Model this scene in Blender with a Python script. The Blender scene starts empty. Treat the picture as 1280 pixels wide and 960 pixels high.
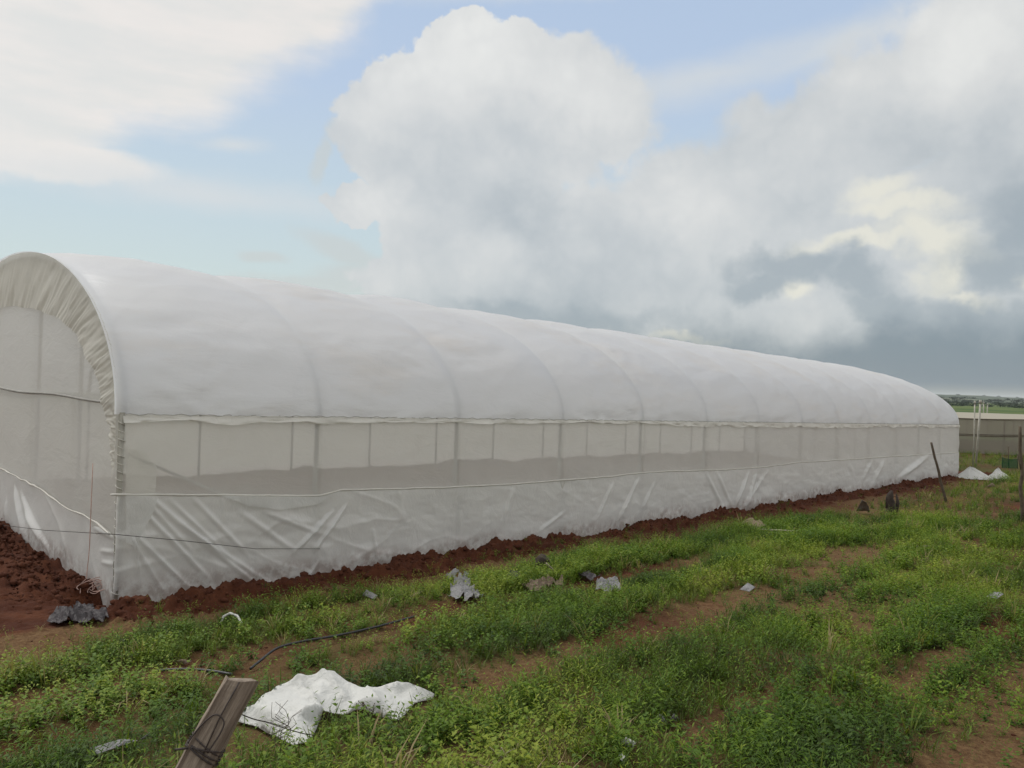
import bpy, bmesh, math, random
import numpy as np
from mathutils import Vector, Matrix
from mathutils.geometry import delaunay_2d_cdt
random.seed(7); rng = np.random.default_rng(11)
scene = bpy.context.scene
COL = scene.collection

# ------------------------------------------------------------------ camera
F = 960.0; ROLL = math.radians(2.0); CAMZ = 2.36
cd = bpy.data.cameras.new('camera'); cam = bpy.data.objects.new('camera', cd); COL.objects.link(cam)
cam.location = (0, 0, CAMZ); cam.rotation_euler = (math.radians(90), -ROLL, 0)
cd.sensor_width = 36; cd.lens = 36 * F / 1280; cd.clip_start = .05; cd.clip_end = 20000
scene.camera = cam

# ------------------------------------------------------------------ light, exposure
SUN_EL, SUN_AZ = math.radians(52), math.radians(-52)      # azimuth from +Y towards +X
sd = Vector((math.sin(SUN_AZ) * math.cos(SUN_EL), math.cos(SUN_AZ) * math.cos(SUN_EL), math.sin(SUN_EL)))
sl = bpy.data.lights.new('sun', 'SUN'); sl.energy = 1.5; sl.angle = math.radians(24); sl.color = (1, .97, .92)
so = bpy.data.objects.new('sun', sl); COL.objects.link(so)
so.rotation_euler = (-sd).to_track_quat('-Z', 'Y').to_euler()
scene.view_settings.view_transform = 'Standard'; scene.view_settings.look = 'None'
scene.view_settings.exposure = 0.42; scene.view_settings.gamma = 1.0
scene.cycles.transparent_max_bounces = 16; scene.cycles.max_bounces = 8
scene.cycles.diffuse_bounces = 4; scene.cycles.glossy_bounces = 2; scene.cycles.transmission_bounces = 6
scene.cycles.caustics_reflective = False; scene.cycles.caustics_refractive = False
scene.cycles.use_denoising = True

# ------------------------------------------------------------------ node helpers
class NT:
    def __init__(s, tree): s.t = tree
    def n(s, typ, **kw):
        nd = s.t.nodes.new(typ)
        for k, v in kw.items(): setattr(nd, k, v)
        return nd
    def put(s, sock, v):
        if hasattr(v, 'links') or isinstance(v, bpy.types.NodeSocket): s.t.links.new(v, sock)
        else: sock.default_value = v
    def m(s, op, a, b=0.0, c=0.0, clamp=False):
        nd = s.n('ShaderNodeMath', operation=op, use_clamp=clamp)
        for i, v in enumerate((a, b, c)): s.put(nd.inputs[i], v)
        return nd.outputs[0]
    def vm(s, op, a, b=(0, 0, 0), out=0):
        nd = s.n('ShaderNodeVectorMath', operation=op); s.put(nd.inputs[0], a)
        if op == 'SCALE': s.put(nd.inputs[3], b)
        else: s.put(nd.inputs[1], b)
        return nd.outputs[out]
    def mapr(s, v, a, b, c=0.0, d=1.0, smooth=True):
        nd = s.n('ShaderNodeMapRange', interpolation_type='SMOOTHSTEP' if smooth else 'LINEAR')
        for i, x in enumerate((v, a, b, c, d)): s.put(nd.inputs[i], x)
        return nd.outputs[0]
    def noise(s, vec, scale, detail=4, rough=.55, dist=0.0, out=0):
        nd = s.n('ShaderNodeTexNoise'); s.put(nd.inputs['Vector'], vec)
        for k, v in (('Scale', scale), ('Detail', detail), ('Roughness', rough), ('Distortion', dist)): s.put(nd.inputs[k], v)
        return nd.outputs[out]
    def mix(s, f, a, b):
        nd = s.n('ShaderNodeMix', data_type='RGBA')
        s.put(nd.inputs[0], f); s.put(nd.inputs[6], a); s.put(nd.inputs[7], b)
        return nd.outputs[2]
    def ramp(s, f, stops, interp='LINEAR'):
        nd = s.n('ShaderNodeValToRGB'); cr = nd.color_ramp; cr.interpolation = interp
        while len(cr.elements) < len(stops): cr.elements.new(.5)
        for e, (p, c) in zip(cr.elements, stops): e.position = p; e.color = (*c, 1)
        s.put(nd.inputs[0], f); return nd.outputs[0]
    def xyz(s, v):
        nd = s.n('ShaderNodeSeparateXYZ'); s.put(nd.inputs[0], v); return nd.outputs
    def cxyz(s, x, y, z):
        nd = s.n('ShaderNodeCombineXYZ')
        for i, v in enumerate((x, y, z)): s.put(nd.inputs[i], v)
        return nd.outputs[0]

# photograph pixel -> world direction (used only to know where things are)
def pray(x, y):
    dx, dy = x - 640, y - 480
    X = dx * math.cos(ROLL) + dy * math.sin(ROLL); Y = -dx * math.sin(ROLL) + dy * math.cos(ROLL)
    return np.array([X / F, 1.0, -Y / F])

# ------------------------------------------------------------------ sky
def srgb(r, g, b):
    f = lambda c: (c / 255 / 12.92) if c / 255 < .04045 else ((c / 255 + .055) / 1.055) ** 2.4
    return (f(r), f(g), f(b))
def azel(x, y):
    d = pray(x, y); d = d / np.linalg.norm(d)
    return math.atan2(d[0], d[1]), math.asin(d[2])
def make_world():
    w = bpy.data.worlds.new('World'); scene.world = w; w.use_nodes = True
    w.node_tree.nodes.clear(); N = NT(w.node_tree)
    tc = N.n('ShaderNodeTexCoord').outputs['Generated']
    d = N.vm('NORMALIZE', tc); X, Y, Z = N.xyz(d)
    A = N.m('ARCTAN2', X, Y); E = N.m('ARCSINE', Z)
    nw = N.noise(d, 5.0, 7, .6, out=1)                       # colour output: three noises
    nv = N.xyz(N.vm('SUBTRACT', nw, (.5, .5, .5)))
    nf = N.noise(d, 17.0, 6, .6, out=1)
    nfv = N.xyz(N.vm('SUBTRACT', nf, (.5, .5, .5)))
    A1 = N.m('ADD', N.m('MULTIPLY_ADD', nv[0], .10, A), N.m('MULTIPLY', nfv[0], .055))
    E1 = N.m('ADD', N.m('MULTIPLY_ADD', nv[1], .10, E), N.m('MULTIPLY', nfv[1], .055))
    bl = N.m('ABSOLUTE', N.m('SUBTRACT', N.noise(N.vm('ADD', d, N.vm('SCALE', nw, .12)), 9.0, 5, .55), .5))   # billows
    bl2 = N.m('ABSOLUTE', N.m('SUBTRACT', N.noise(d, 24.0, 4, .5), .5))
    P = N.cxyz(A1, E1, 0.0)
    Ps = N.cxyz(N.m('MULTIPLY_ADD', nv[0], .12, A), N.m('MULTIPLY_ADD', nv[1], .05, E), 0.0)
    last = [None]
    def blob(vec, x, y, rx, ry, ang=0.0):
        a, e = azel(x, y)
        ra = abs(azel(x + rx, y)[0] - azel(x - rx, y)[0]) / 2; re = abs(azel(x, y + ry)[1] - azel(x, y - ry)[1]) / 2
        mp = N.n('ShaderNodeMapping', vector_type='TEXTURE')
        if last[0] is not None:                               # keeps the evaluation in order, changes nothing
            ma = N.n('ShaderNodeVectorMath', operation='MULTIPLY_ADD'); N.put(ma.inputs[0], last[0]); ma.inputs[1].default_value = (1e-7,) * 3; N.put(ma.inputs[2], vec); vec = ma.outputs[0]
        N.put(mp.inputs[0], vec); mp.inputs[1].default_value = (a, e, 0)
        mp.inputs[2].default_value = (0, 0, math.radians(ang)); mp.inputs[3].default_value = (ra, re, 1)
        return N.vm('LENGTH', mp.outputs[0], out=1)
    def union(vec, lst):                                      # 1 at a blob's centre, 0 on its rim
        cur = None
        for b in lst:
            r = N.m('SUBTRACT', 1.0, blob(vec, *b))
            cur = r if cur is None else N.m('MAXIMUM', cur, r)
            last[0] = cur
        return cur
    def tone(vec, lst):
        cur = None
        for *b, amp in lst:
            v = N.mapr(blob(vec, *b), 1.0, 0.0, 0.0, amp)
            cur = v if cur is None else N.m('ADD', cur, v)
            last[0] = cur
        return cur
    # clear air
    sky = N.n('ShaderNodeTexSky', sky_type='NISHITA', sun_disc=False, sun_elevation=SUN_EL, sun_rotation=SUN_AZ,
              air_density=1.0, dust_density=1.5, ozone_density=1.5)
    clear = N.ramp(E, [(0.0, srgb(200, 207, 202)), (.10, srgb(200, 214, 212)), (.22, srgb(192, 209, 218)), (.36, srgb(182, 200, 223)),
                       (.55, srgb(174, 194, 221)), (1, srgb(145, 172, 208))])
    # warm high veil, upper left
    veil_f = union(Ps, [(-150, -60, 560, 150, 18), (120, 40, 360, 130, 14), (-60, 130, 260, 90, 8), (330, 10, 190, 80, 25), (60, 200, 150, 26, 3)])
    st = N.noise(N.vm('MULTIPLY', d, (5, 5, 22)), 1.0, 6, .6)
    veil = N.mapr(N.m('MULTIPLY_ADD', st, .5, veil_f), .12, .62)
    streak = N.m('MULTIPLY', N.mapr(N.m('MULTIPLY_ADD', st, 1.1, union(Ps, [(900, 95, 280, 40, 9), (1030, 60, 220, 34, 14), (285, 180, 70, 14, 0), (700, -10, 330, 24, 4), (250, 240, 330, 30, 0)])), .35, 1.75), .85)
    veil_col = N.mix(N.mapr(st, .35, .65), (*srgb(222, 222, 218), 1), (*srgb(234, 229, 223), 1))
    c = N.mix(veil, clear, veil_col)
    c = N.mix(streak, c, (*srgb(212, 216, 217), 1))
    # cumulus mass
    body = union(P, [
        (595, 98, 105, 70), (655, 82, 50, 46), (548, 104, 55, 60), (490, 155, 72, 58), (600, 170, 190, 120), (720, 140, 118, 85), (760, 165, 78, 62),
        (590, 290, 125, 150), (660, 350, 230, 120), (560, 345, 120, 60, 0), (470, 262, 60, 25), (850, 330, 300, 130), (900, 250, 180, 90), (1000, 200, 170, 95),
        (1110, 150, 150, 110), (1210, 90, 150, 130), (1260, 20, 110, 110), (1350, 150, 250, 220), (1150, 350, 420, 190), (1080, 450, 560, 90),
        (1700, 200, 500, 350), (800, 440, 330, 60)])
    low = union(Ps, [(430, 315, 70, 22, -20), (445, 345, 80, 26), (335, 318, 34, 10), (418, 165, 22, 26), (404, 200, 12, 36), (400, 352, 130, 18)])
    soft = N.mapr(A, azel(560, 100)[0], azel(860, 100)[0], .07, .34)
    body_m = N.mapr(N.m('DIVIDE', N.m('MULTIPLY_ADD', nfv[2], .5, N.m('MULTIPLY_ADD', N.m('SUBTRACT', bl2, .1), -.35, body)), soft), 0.0, 1.0)
    low_m = N.m('MULTIPLY', N.mapr(N.m('MULTIPLY_ADD', nfv[2], .8, low), -.05, .6), .75)
    T = tone(P, [
        (590, 60, 170, 90, .20), (560, 110, 120, 70, .16), (740, 130, 130, 80, .20), (470, 140, 70, 60, .14), (620, 165, 120, 60, -.10), (690, 170, 90, 50, -.05),
        (640, 265, 100, 60, -.22), (530, 225, 80, 70, -.10), (600, 330, 120, 50, .10), (470, 270, 90, 60, .30), (450, 345, 130, 60, .22),
        (720, 245, 50, 40, .12), (860, 240, 140, 60, .20), (1000, 190, 130, 70, .10), (1120, 110, 130, 70, .12), (1200, 40, 130, 90, .30), (1100, 190, 150, 60, -.12),
        (1230, 200, 180, 100, -.20), (1270, 290, 150, 90, -.20), (930, 300, 150, 60, .12), (700, 380, 240, 50, -.12), (760, 330, 120, 80, -.06),
        (920, 390, 200, 60, .06)])
    open_f = union(P, [(1120, 268, 95, 20, -6), (1165, 302, 90, 34, -18), (1060, 308, 130, 16, 0), (1178, 342, 32, 40, -30), (1005, 365, 30, 20), (1290, 352, 40, 16),
                       (1200, 375, 60, 14, -20), (860, 425, 60, 10, 0), (1095, 245, 60, 24)])
    open_m = N.mapr(N.m('MULTIPLY_ADD', nv[2], .7, N.m('MULTIPLY_ADD', nfv[2], .8, open_f)), -.05, .85)
    dark_f = union(P, [(1000, 335, 105, 30, -10), (1075, 350, 85, 38, -28), (1120, 390, 90, 32, -18), (1235, 340, 85, 50), (1300, 270, 110, 70, -20), (960, 350, 60, 26),
                       (680, 392, 190, 24), (1240, 400, 150, 40)])
    dark_m = N.m('MULTIPLY', N.mapr(N.m('ADD', N.m('MULTIPLY_ADD', nfv[2], 1.1, dark_f), N.m('MULTIPLY', nv[1], 1.2)), -.05, .75), .75)
    base = N.mapr(E, 0.0, math.radians(26), .36, .76, False)
    tn = N.m('ADD', N.m('MULTIPLY', nv[2], .45), N.m('ADD', N.m('MULTIPLY', nfv[0], .22), N.m('MULTIPLY', N.m('ADD', N.m('SUBTRACT', bl, .09), N.m('MULTIPLY', N.m('SUBTRACT', bl2, .09), .7)), .48)))
    T = N.m('ADD', N.m('ADD', T, base), tn)
    cc = N.ramp(T, [(0.0, srgb(152, 162, 170)), (.25, srgb(178, 185, 189)), (.5, srgb(199, 203, 204)), (.75, srgb(217, 218, 216)), (1, srgb(232, 232, 228))])
    cc = N.mix(N.m('MULTIPLY', open_m, .85), cc, (*srgb(232, 229, 214), 1))
    cc = N.mix(dark_m, cc, (*srgb(154, 165, 172), 1))
    # dark storm base over the right horizon and the pale strip under it
    band = N.m('MULTIPLY', N.mapr(N.m('MULTIPLY_ADD', nv[2], .16, E), math.radians(6.6), math.radians(2.9)), N.mapr(A, azel(640, 400)[0], azel(1000, 400)[0]))
    cc = N.mix(N.m('MULTIPLY', band, .92), cc, (*srgb(122, 137, 147), 1))
    strip = N.mapr(N.m('MULTIPLY_ADD', nv[0], .02, E), math.radians(1.1), math.radians(.3))
    cc = N.mix(N.m('MULTIPLY', strip, .8), cc, (*srgb(160, 166, 160), 1))
    # cloud cover beyond the photographed part of the sky
    away = N.m('MULTIPLY', N.mapr(st, .30, .5), N.mapr(N.m('MAXIMUM', N.m('ABSOLUTE', A), N.m('MULTIPLY', E, 1.25)), .72, .95))
    c = N.mix(away, c, (*srgb(240, 238, 233), 1))
    c = N.mix(low_m, c, (*srgb(198, 203, 201), 1))
    c = N.mix(body_m, c, cc)
    bg1 = N.n('ShaderNodeBackground'); N.put(bg1.inputs[0], sky.outputs[0]); bg1.inputs[1].default_value = .10
    bg2 = N.n('ShaderNodeBackground'); N.put(bg2.inputs[0], c); bg2.inputs[1].default_value = .78
    mx = N.n('ShaderNodeMixShader'); N.put(mx.inputs[0], .92)
    N.put(mx.inputs[1], bg1.outputs[0]); N.put(mx.inputs[2], bg2.outputs[0])
    out = N.n('ShaderNodeOutputWorld'); N.put(out.inputs[0], mx.outputs[0])
    w.cycles.sampling_method = 'MANUAL'; w.cycles.sample_map_resolution = 512
make_world()

# ------------------------------------------------------------------ materials
def new_mat(name):
    m = bpy.data.materials.new(name); m.use_nodes = True; m.node_tree.nodes.clear(); N = NT(m.node_tree)
    out = N.n('ShaderNodeOutputMaterial'); return m, N, out
def bump(N, h, dist, strength=1.0):
    b = N.n('ShaderNodeBump'); N.put(b.inputs['Height'], h); b.inputs['Distance'].default_value = dist
    b.inputs['Strength'].default_value = strength; return b.outputs[0]
def simple(name, col, rough=.8, col2=None, scale=8, bdist=.004, bscale=60, stretch=(1, 1, 1)):
    m, N, out = new_mat(name); P = N.n('ShaderNodeBsdfPrincipled')
    g = N.vm('MULTIPLY', N.n('ShaderNodeTexCoord').outputs['Object'], stretch)
    c2 = col2 or tuple(x * .55 for x in col)
    N.put(P.inputs['Base Color'], N.mix(N.mapr(N.noise(g, scale, 6, .65), .3, .7), (*c2, 1), (*col, 1)))
    P.inputs['Roughness'].default_value = rough
    N.put(P.inputs['Normal'], bump(N, N.noise(g, bscale, 4, .6), bdist))
    N.put(out.inputs[0], P.outputs[0]); return m
def film(name, col, diff, trans, clear, facing=.25, rough=.35, gloss=.06, wr=(3, 3, 3), wdist=.02, stain=None):
    """thin sheet: diffuse + translucent + some clear holes, denser where seen edge-on"""
    m, N, out = new_mat(name)
    g = N.n('ShaderNodeTexCoord').outputs['Object']
    nm = bump(N, N.noise(N.vm('MULTIPLY', g, wr), 1.0, 6, .62, .6), wdist)
    c = (*col, 1)
    c = N.mix(N.m('MULTIPLY', N.n('ShaderNodeAttribute', attribute_name='mud').outputs['Fac'], N.mapr(N.noise(g, 7, 6, .7), .35, .62)), c, (.22, .10, .06, 1))
    if stain:
        c = N.mix(N.mapr(N.noise(N.vm('MULTIPLY', g, (.35, .35, 1.3)), 1.0, 6, .65), .5, .72, 0, stain[1]), c, (*stain[0], 1))
    D = N.n('ShaderNodeBsdfDiffuse'); N.put(D.inputs[0], c); N.put(D.inputs['Normal'], nm)
    T = N.n('ShaderNodeBsdfTranslucent'); N.put(T.inputs[0], c); N.put(T.inputs['Normal'], nm)
    s1 = N.n('ShaderNodeMixShader'); N.put(s1.inputs[0], trans / (diff + trans)); N.put(s1.inputs[1], D.outputs[0]); N.put(s1.inputs[2], T.outputs[0])
    G = N.n('ShaderNodeBsdfGlossy'); G.inputs['Roughness'].default_value = rough; N.put(G.inputs['Normal'], nm)
    s2 = N.n('ShaderNodeMixShader'); N.put(s2.inputs[0], gloss); N.put(s2.inputs[1], s1.outputs[0]); N.put(s2.inputs[2], G.outputs[0])
    TR = N.n('ShaderNodeBsdfTransparent')
    lw = N.n('ShaderNodeLayerWeight'); lw.inputs[0].default_value = .5; N.put(lw.inputs['Normal'], nm)
    op = N.m('ADD', 1 - clear, N.m('MULTIPLY', lw.outputs['Facing'], facing * clear * 2), clamp=True)
    s3 = N.n('ShaderNodeMixShader'); N.put(s3.inputs[0], op); N.put(s3.inputs[1], TR.outputs[0]); N.put(s3.inputs[2], s2.outputs[0])
    N.put(out.inputs[0], s3.outputs[0]); return m
M = {}
M['roof'] = film('roof_film', (.90, .915, .935), .54, .46, .04, gloss=.12, rough=.28, wr=(1.2, 1.2, 3.5), wdist=.012, stain=((.84, .76, .66), .3))
M['skirt'] = film('skirt_film', (.90, .90, .88), .55, .45, .26, facing=.9, rough=.28, gloss=.10, wr=(2, 2, 2), wdist=.02)
M['net'] = film('insect_net', (.84, .83, .78), .5, .5, .34, facing=.4, gloss=.0, wr=(1.5, 1.5, 4), wdist=.02)
M['trim'] = film('gable_film', (.87, .85, .78), .5, .5, .12, wr=(5, 5, 1.5), wdist=.02)
M['hem'] = film('hem', (.74, .72, .66), .8, .2, .0, wr=(9, 9, 9), wdist=.01)
M['sheet'] = film('white_sheet', (.70, .70, .67), .75, .25, .0, wr=(7, 7, 7), wdist=.03, gloss=.03, rough=.4)
M['greyfilm'] = film('grey_film', (.30, .295, .30), .85, .15, .0, wr=(14, 14, 14), wdist=.05, gloss=.05, stain=((.09, .06, .045), .8))
M['blackfilm'] = film('black_film', (.05, .042, .045), .95, .05, .0, wr=(14, 14, 14), wdist=.03, gloss=.05)
M['tanfilm'] = film('tan_film', (.24, .18, .13), .9, .1, .0, wr=(14, 14, 14), wdist=.03, gloss=.02)
M['shade'] = film('shade_net', (.44, .40, .34), .7, .3, .30, wr=(.6, .6, .6), wdist=.02, gloss=0)
M['shaderoof'] = film('shade_net_roof', (.46, .43, .36), .75, .25, .12, wr=(.4, .4, .4), wdist=.02, gloss=0)
M['greennet'] = film('green_net', (.03, .10, .05), .8, .2, .25, gloss=0)
M['pole'] = simple('pole_paint', (.42, .41, .38), .6, (.32, .31, .29))
M['greyrail'] = simple('grey_rail', (.36, .35, .32), .6, (.25, .24, .22))
M['rib'] = simple('rib_metal', (.30, .30, .29), .5)
M['palepole'] = simple('pale_pole', (.42, .40, .34), .6, (.27, .26, .22))
M['wood'] = simple('weathered_wood', (.33, .27, .21), .9, (.11, .08, .058), 38, .012, 70, (1, 1, .06))
M['stick'] = simple('stick_bark', (.13, .10, .07), .9, (.06, .045, .03))
M['darkwood'] = simple('rotten_wood', (.06, .045, .035), .95, (.025, .018, .014), 9)
M['drystick'] = simple('dry_stick', (.42, .36, .28), .9)
M['wire'] = simple('rusty_wire', (.05, .035, .03), .7)
M['hose'] = simple('black_hose', (.025, .025, .028), .45)
M['rope'] = simple('pink_rope', (.62, .42, .36), .8)
M['leaf_dark'] = simple('leaf_dark', (.035, .06, .03), .8, (.02, .035, .02))
M['bark'] = simple('bark', (.09, .07, .05), .9)

def soil_material():
    m, N, out = new_mat('ground_soil'); P = N.n('ShaderNodeBsdfPrincipled')
    g = N.n('ShaderNodeTexCoord').outputs['Object']
    at = N.n('ShaderNodeAttribute', attribute_name='moist').outputs['Fac']
    gr = N.n('ShaderNodeAttribute', attribute_name='green').outputs['Fac']
    n1 = N.noise(g, 2.2, 8, .65); n2 = N.noise(g, 26, 6, .7); n3 = N.noise(g, 90, 3, .6)
    red = N.mix(N.mapr(n1, .35, .7), (.066, .020, .010, 1), (.115, .040, .019, 1))
    tan = N.mix(N.mapr(n2, .35, .7), (.115, .060, .028, 1), (.205, .125, .058, 1))
    f = N.mapr(N.m('ADD', at, N.m('MULTIPLY', N.m('SUBTRACT', n1, .5), .7)), .3, .7)
    c = N.mix(f, tan, red)
    c = N.mix(N.mapr(n3, .45, .75, 0, .45), c, (.05, .028, .018, 1))
    fg = N.mix(N.mapr(N.noise(g, .02, 5, .7), .4, .6), (.045, .085, .02, 1), (.11, .14, .04, 1))
    near_g = N.mix(N.mapr(N.noise(g, 5, 6, .7), .4, .65), (.050, .060, .012, 1), (.10, .078, .028, 1))
    dist = N.vm('LENGTH', g, out=1)
    fg = N.mix(N.mapr(dist, 50, 90), near_g, fg)
    c = N.mix(gr, c, fg)
    N.put(P.inputs['Base Color'], c); P.inputs['Roughness'].default_value = .95; P.inputs['Specular IOR Level'].default_value = .15
    h = N.m('ADD', N.m('MULTIPLY', n2, .6), N.m('MULTIPLY', n3, .4))
    N.put(P.inputs['Normal'], bump(N, h, .03))
    N.put(out.inputs[0], P.outputs[0]); return m
M['soil'] = soil_material()
def clod_material():
    m, N, out = new_mat('red_clods'); P = N.n('ShaderNodeBsdfPrincipled')
    g = N.n('ShaderNodeTexCoord').outputs['Object']
    n1 = N.noise(g, 3, 6, .65); n2 = N.noise(g, 60, 5, .7)
    c = N.mix(N.mapr(n1, .35, .7), (.068, .022, .012, 1), (.125, .047, .026, 1))
    N.put(P.inputs['Base Color'], c); P.inputs['Roughness'].default_value = .95; P.inputs['Specular IOR Level'].default_value = .15
    N.put(P.inputs['Normal'], bump(N, n2, .02)); N.put(out.inputs[0], P.outputs[0]); return m
M['clod'] = clod_material()
def leaf_material(name, stops, trans=.3):
    m, N, out = new_mat(name)
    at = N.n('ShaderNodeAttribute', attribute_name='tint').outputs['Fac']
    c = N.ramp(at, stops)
    P = N.n('ShaderNodeBsdfPrincipled'); N.put(P.inputs['Base Color'], c); P.inputs['Roughness'].default_value = .6
    P.inputs['Specular IOR Level'].default_value = .3
    T = N.n('ShaderNodeBsdfTranslucent'); N.put(T.inputs[0], N.vm('MULTIPLY', c, (1.2, 1.35, .7)))
    s = N.n('ShaderNodeMixShader'); N.put(s.inputs[0], trans); N.put(s.inputs[1], P.outputs[0]); N.put(s.inputs[2], T.outputs[0])
    N.put(out.inputs[0], s.outputs[0]); return m
M['leaf'] = leaf_material('weed_leaves', [(0, (.028, .052, .008)), (.4, (.064, .125, .010)), (.7, (.13, .21, .014)), (1, (.26, .30, .035))])
M['grass'] = leaf_material('grass_blades', [(0, (.045, .062, .012)), (.45, (.085, .13, .013)), (.75, (.15, .19, .022)), (.9, (.22, .19, .07)), (1, (.32, .25, .13))])

# ------------------------------------------------------------------ object helpers
def tag(o, label=None, cat=None, group=None, kind=None):
    if label: o['label'] = label
    if cat: o['category'] = cat
    if group: o['group'] = group
    if kind: o['kind'] = kind
    return o
def empty(name, loc, label, cat, group=None):
    o = bpy.data.objects.new(name, None); COL.objects.link(o); o.location = loc; o.empty_display_size = .1
    return tag(o, label, cat, group)
def mesh_obj(name, verts, faces, mat, parent=None, smooth=True, origin=None):
    """verts in world space; stored relative to the parent's place (or to their own base)"""
    v = np.asarray(verts, dtype=np.float64).reshape(-1, 3)
    if parent is not None:
        wl = Vector(parent.location); p = parent.parent
        while p is not None: wl = wl + p.location; p = p.parent
        org = np.array(wl)
    elif origin is not None: org = np.array(origin, float)
    else:
        org = v.mean(0); org[2] = v[:, 2].min()
    me = bpy.data.meshes.new(name); v = v - org
    if isinstance(faces, np.ndarray):
        n, k = faces.shape
        me.vertices.add(len(v)); me.vertices.foreach_set('co', v.astype(np.float32).ravel())
        me.loops.add(n * k); me.loops.foreach_set('vertex_index', faces.astype(np.int32).ravel())
        me.polygons.add(n); me.polygons.foreach_set('loop_start', np.arange(0, n * k, k, dtype=np.int32))
        me.update(calc_edges=True)
    else:
        me.from_pydata(v.tolist(), [], faces); me.update()
    if smooth: me.polygons.foreach_set('use_smooth', np.ones(len(me.polygons), bool))
    me.materials.append(mat)
    o = bpy.data.objects.new(name, me); COL.objects.link(o)
    if parent is not None: o.parent = parent
    else: o.location = org
    return o
def child_root(name, loc, parent):
    return None
def attr(o, name, vals):
    a = o.data.attributes.new(name, 'FLOAT', 'POINT'); a.data.foreach_set('value', np.asarray(vals, np.float32).ravel())
def grid_faces(nu, nv):
    i = np.arange(nu - 1)[:, None] * nv + np.arange(nv - 1)[None, :]
    i = i.ravel(); return np.stack([i, i + nv, i + nv + 1, i + 1], 1)
def tube(pts, rad, n=8, cap=True):
    pts = [Vector(p) for p in pts]; rad = rad if hasattr(rad, '__len__') else [rad] * len(pts)
    V_, F_ = [], []; prev = None
    for i, p in enumerate(pts):
        t = (pts[min(i + 1, len(pts) - 1)] - pts[max(i - 1, 0)]).normalized()
        if prev is None: a = t.orthogonal().normalized()
        else: a = (prev - t * prev.dot(t)); a = a.normalized() if a.length > 1e-6 else t.orthogonal().normalized()
        prev = a; b = t.cross(a)
        for k in range(n):
            an = 2 * math.pi * k / n; V_.append(p + (a * math.cos(an) + b * math.sin(an)) * rad[i])
        if i:
            o0 = (i - 1) * n; o1 = i * n
            for k in range(n): F_.append((o0 + k, o0 + (k + 1) % n, o1 + (k + 1) % n, o1 + k))
    if cap: F_.append(tuple(range(n))[::-1]); F_.append(tuple(range(len(V_) - n, len(V_))))
    return [tuple(v) for v in V_], F_
class MB:
    def __init__(s): s.v = []; s.f = []
    def add(s, vf):
        o = len(s.v); s.v += list(vf[0]); s.f += [tuple(i + o for i in f) for f in vf[1]]; return s
    def build(s, name, mat, parent=None, **k): return mesh_obj(name, s.v, s.f, mat, parent, **k)

# ------------------------------------------------------------------ numpy noise
PERM = rng.random((512, 512))
def vnoise(x, y):
    xi = np.floor(x).astype(int); yi = np.floor(y).astype(int); fx = x - xi; fy = y - yi
    fx = fx * fx * (3 - 2 * fx); fy = fy * fy * (3 - 2 * fy)
    g = lambda a, b: PERM[a & 511, b & 511]
    return ((g(xi, yi) * (1 - fx) + g(xi + 1, yi) * fx) * (1 - fy) + (g(xi, yi + 1) * (1 - fx) + g(xi + 1, yi + 1) * fx) * fy) * 2 - 1
def fbm(x, y, oct=4, gain=.5):
    x = np.asarray(x, float); y = np.asarray(y, float); s = 0; a = 1
    for k in range(oct): s = s + a * vnoise(x * 2 ** k + 17.3 * k, y * 2 ** k + 5.1 * k); a *= gain
    return s
def sstep(a, b, x):
    t = np.clip((np.asarray(x, float) - a) / (b - a), 0, 1); return t * t * (3 - 2 * t)
def gau(x, c, w): return np.exp(-((np.asarray(x, float) - c) / w) ** 2)

# ------------------------------------------------------------------ the plot's own frame: u along the greenhouse, v away from its long wall
C0 = np.array([-4.061, 8.031, 0.0]); U = np.array([.702, .712, 0.0]); V = np.array([.712, -.702, 0.0])
U /= np.linalg.norm(U); V = np.array([U[1], -U[0], 0.0])
def uvz(u, v, z):
    u, v, z = np.broadcast_arrays(np.asarray(u, float), np.asarray(v, float), np.asarray(z, float))
    return C0 + u[..., None] * U + v[..., None] * V + z[..., None] * np.array([0, 0, 1.0])
def to_uv(p):
    q = np.asarray(p) - C0; return q @ U, q @ V
GL, GW, WALL, RISE, SL = 30.55, 9.0, 1.90, 2.05, -.0165      # greenhouse length, width, eave, arch rise, slope
BAY = GL / 13

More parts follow.
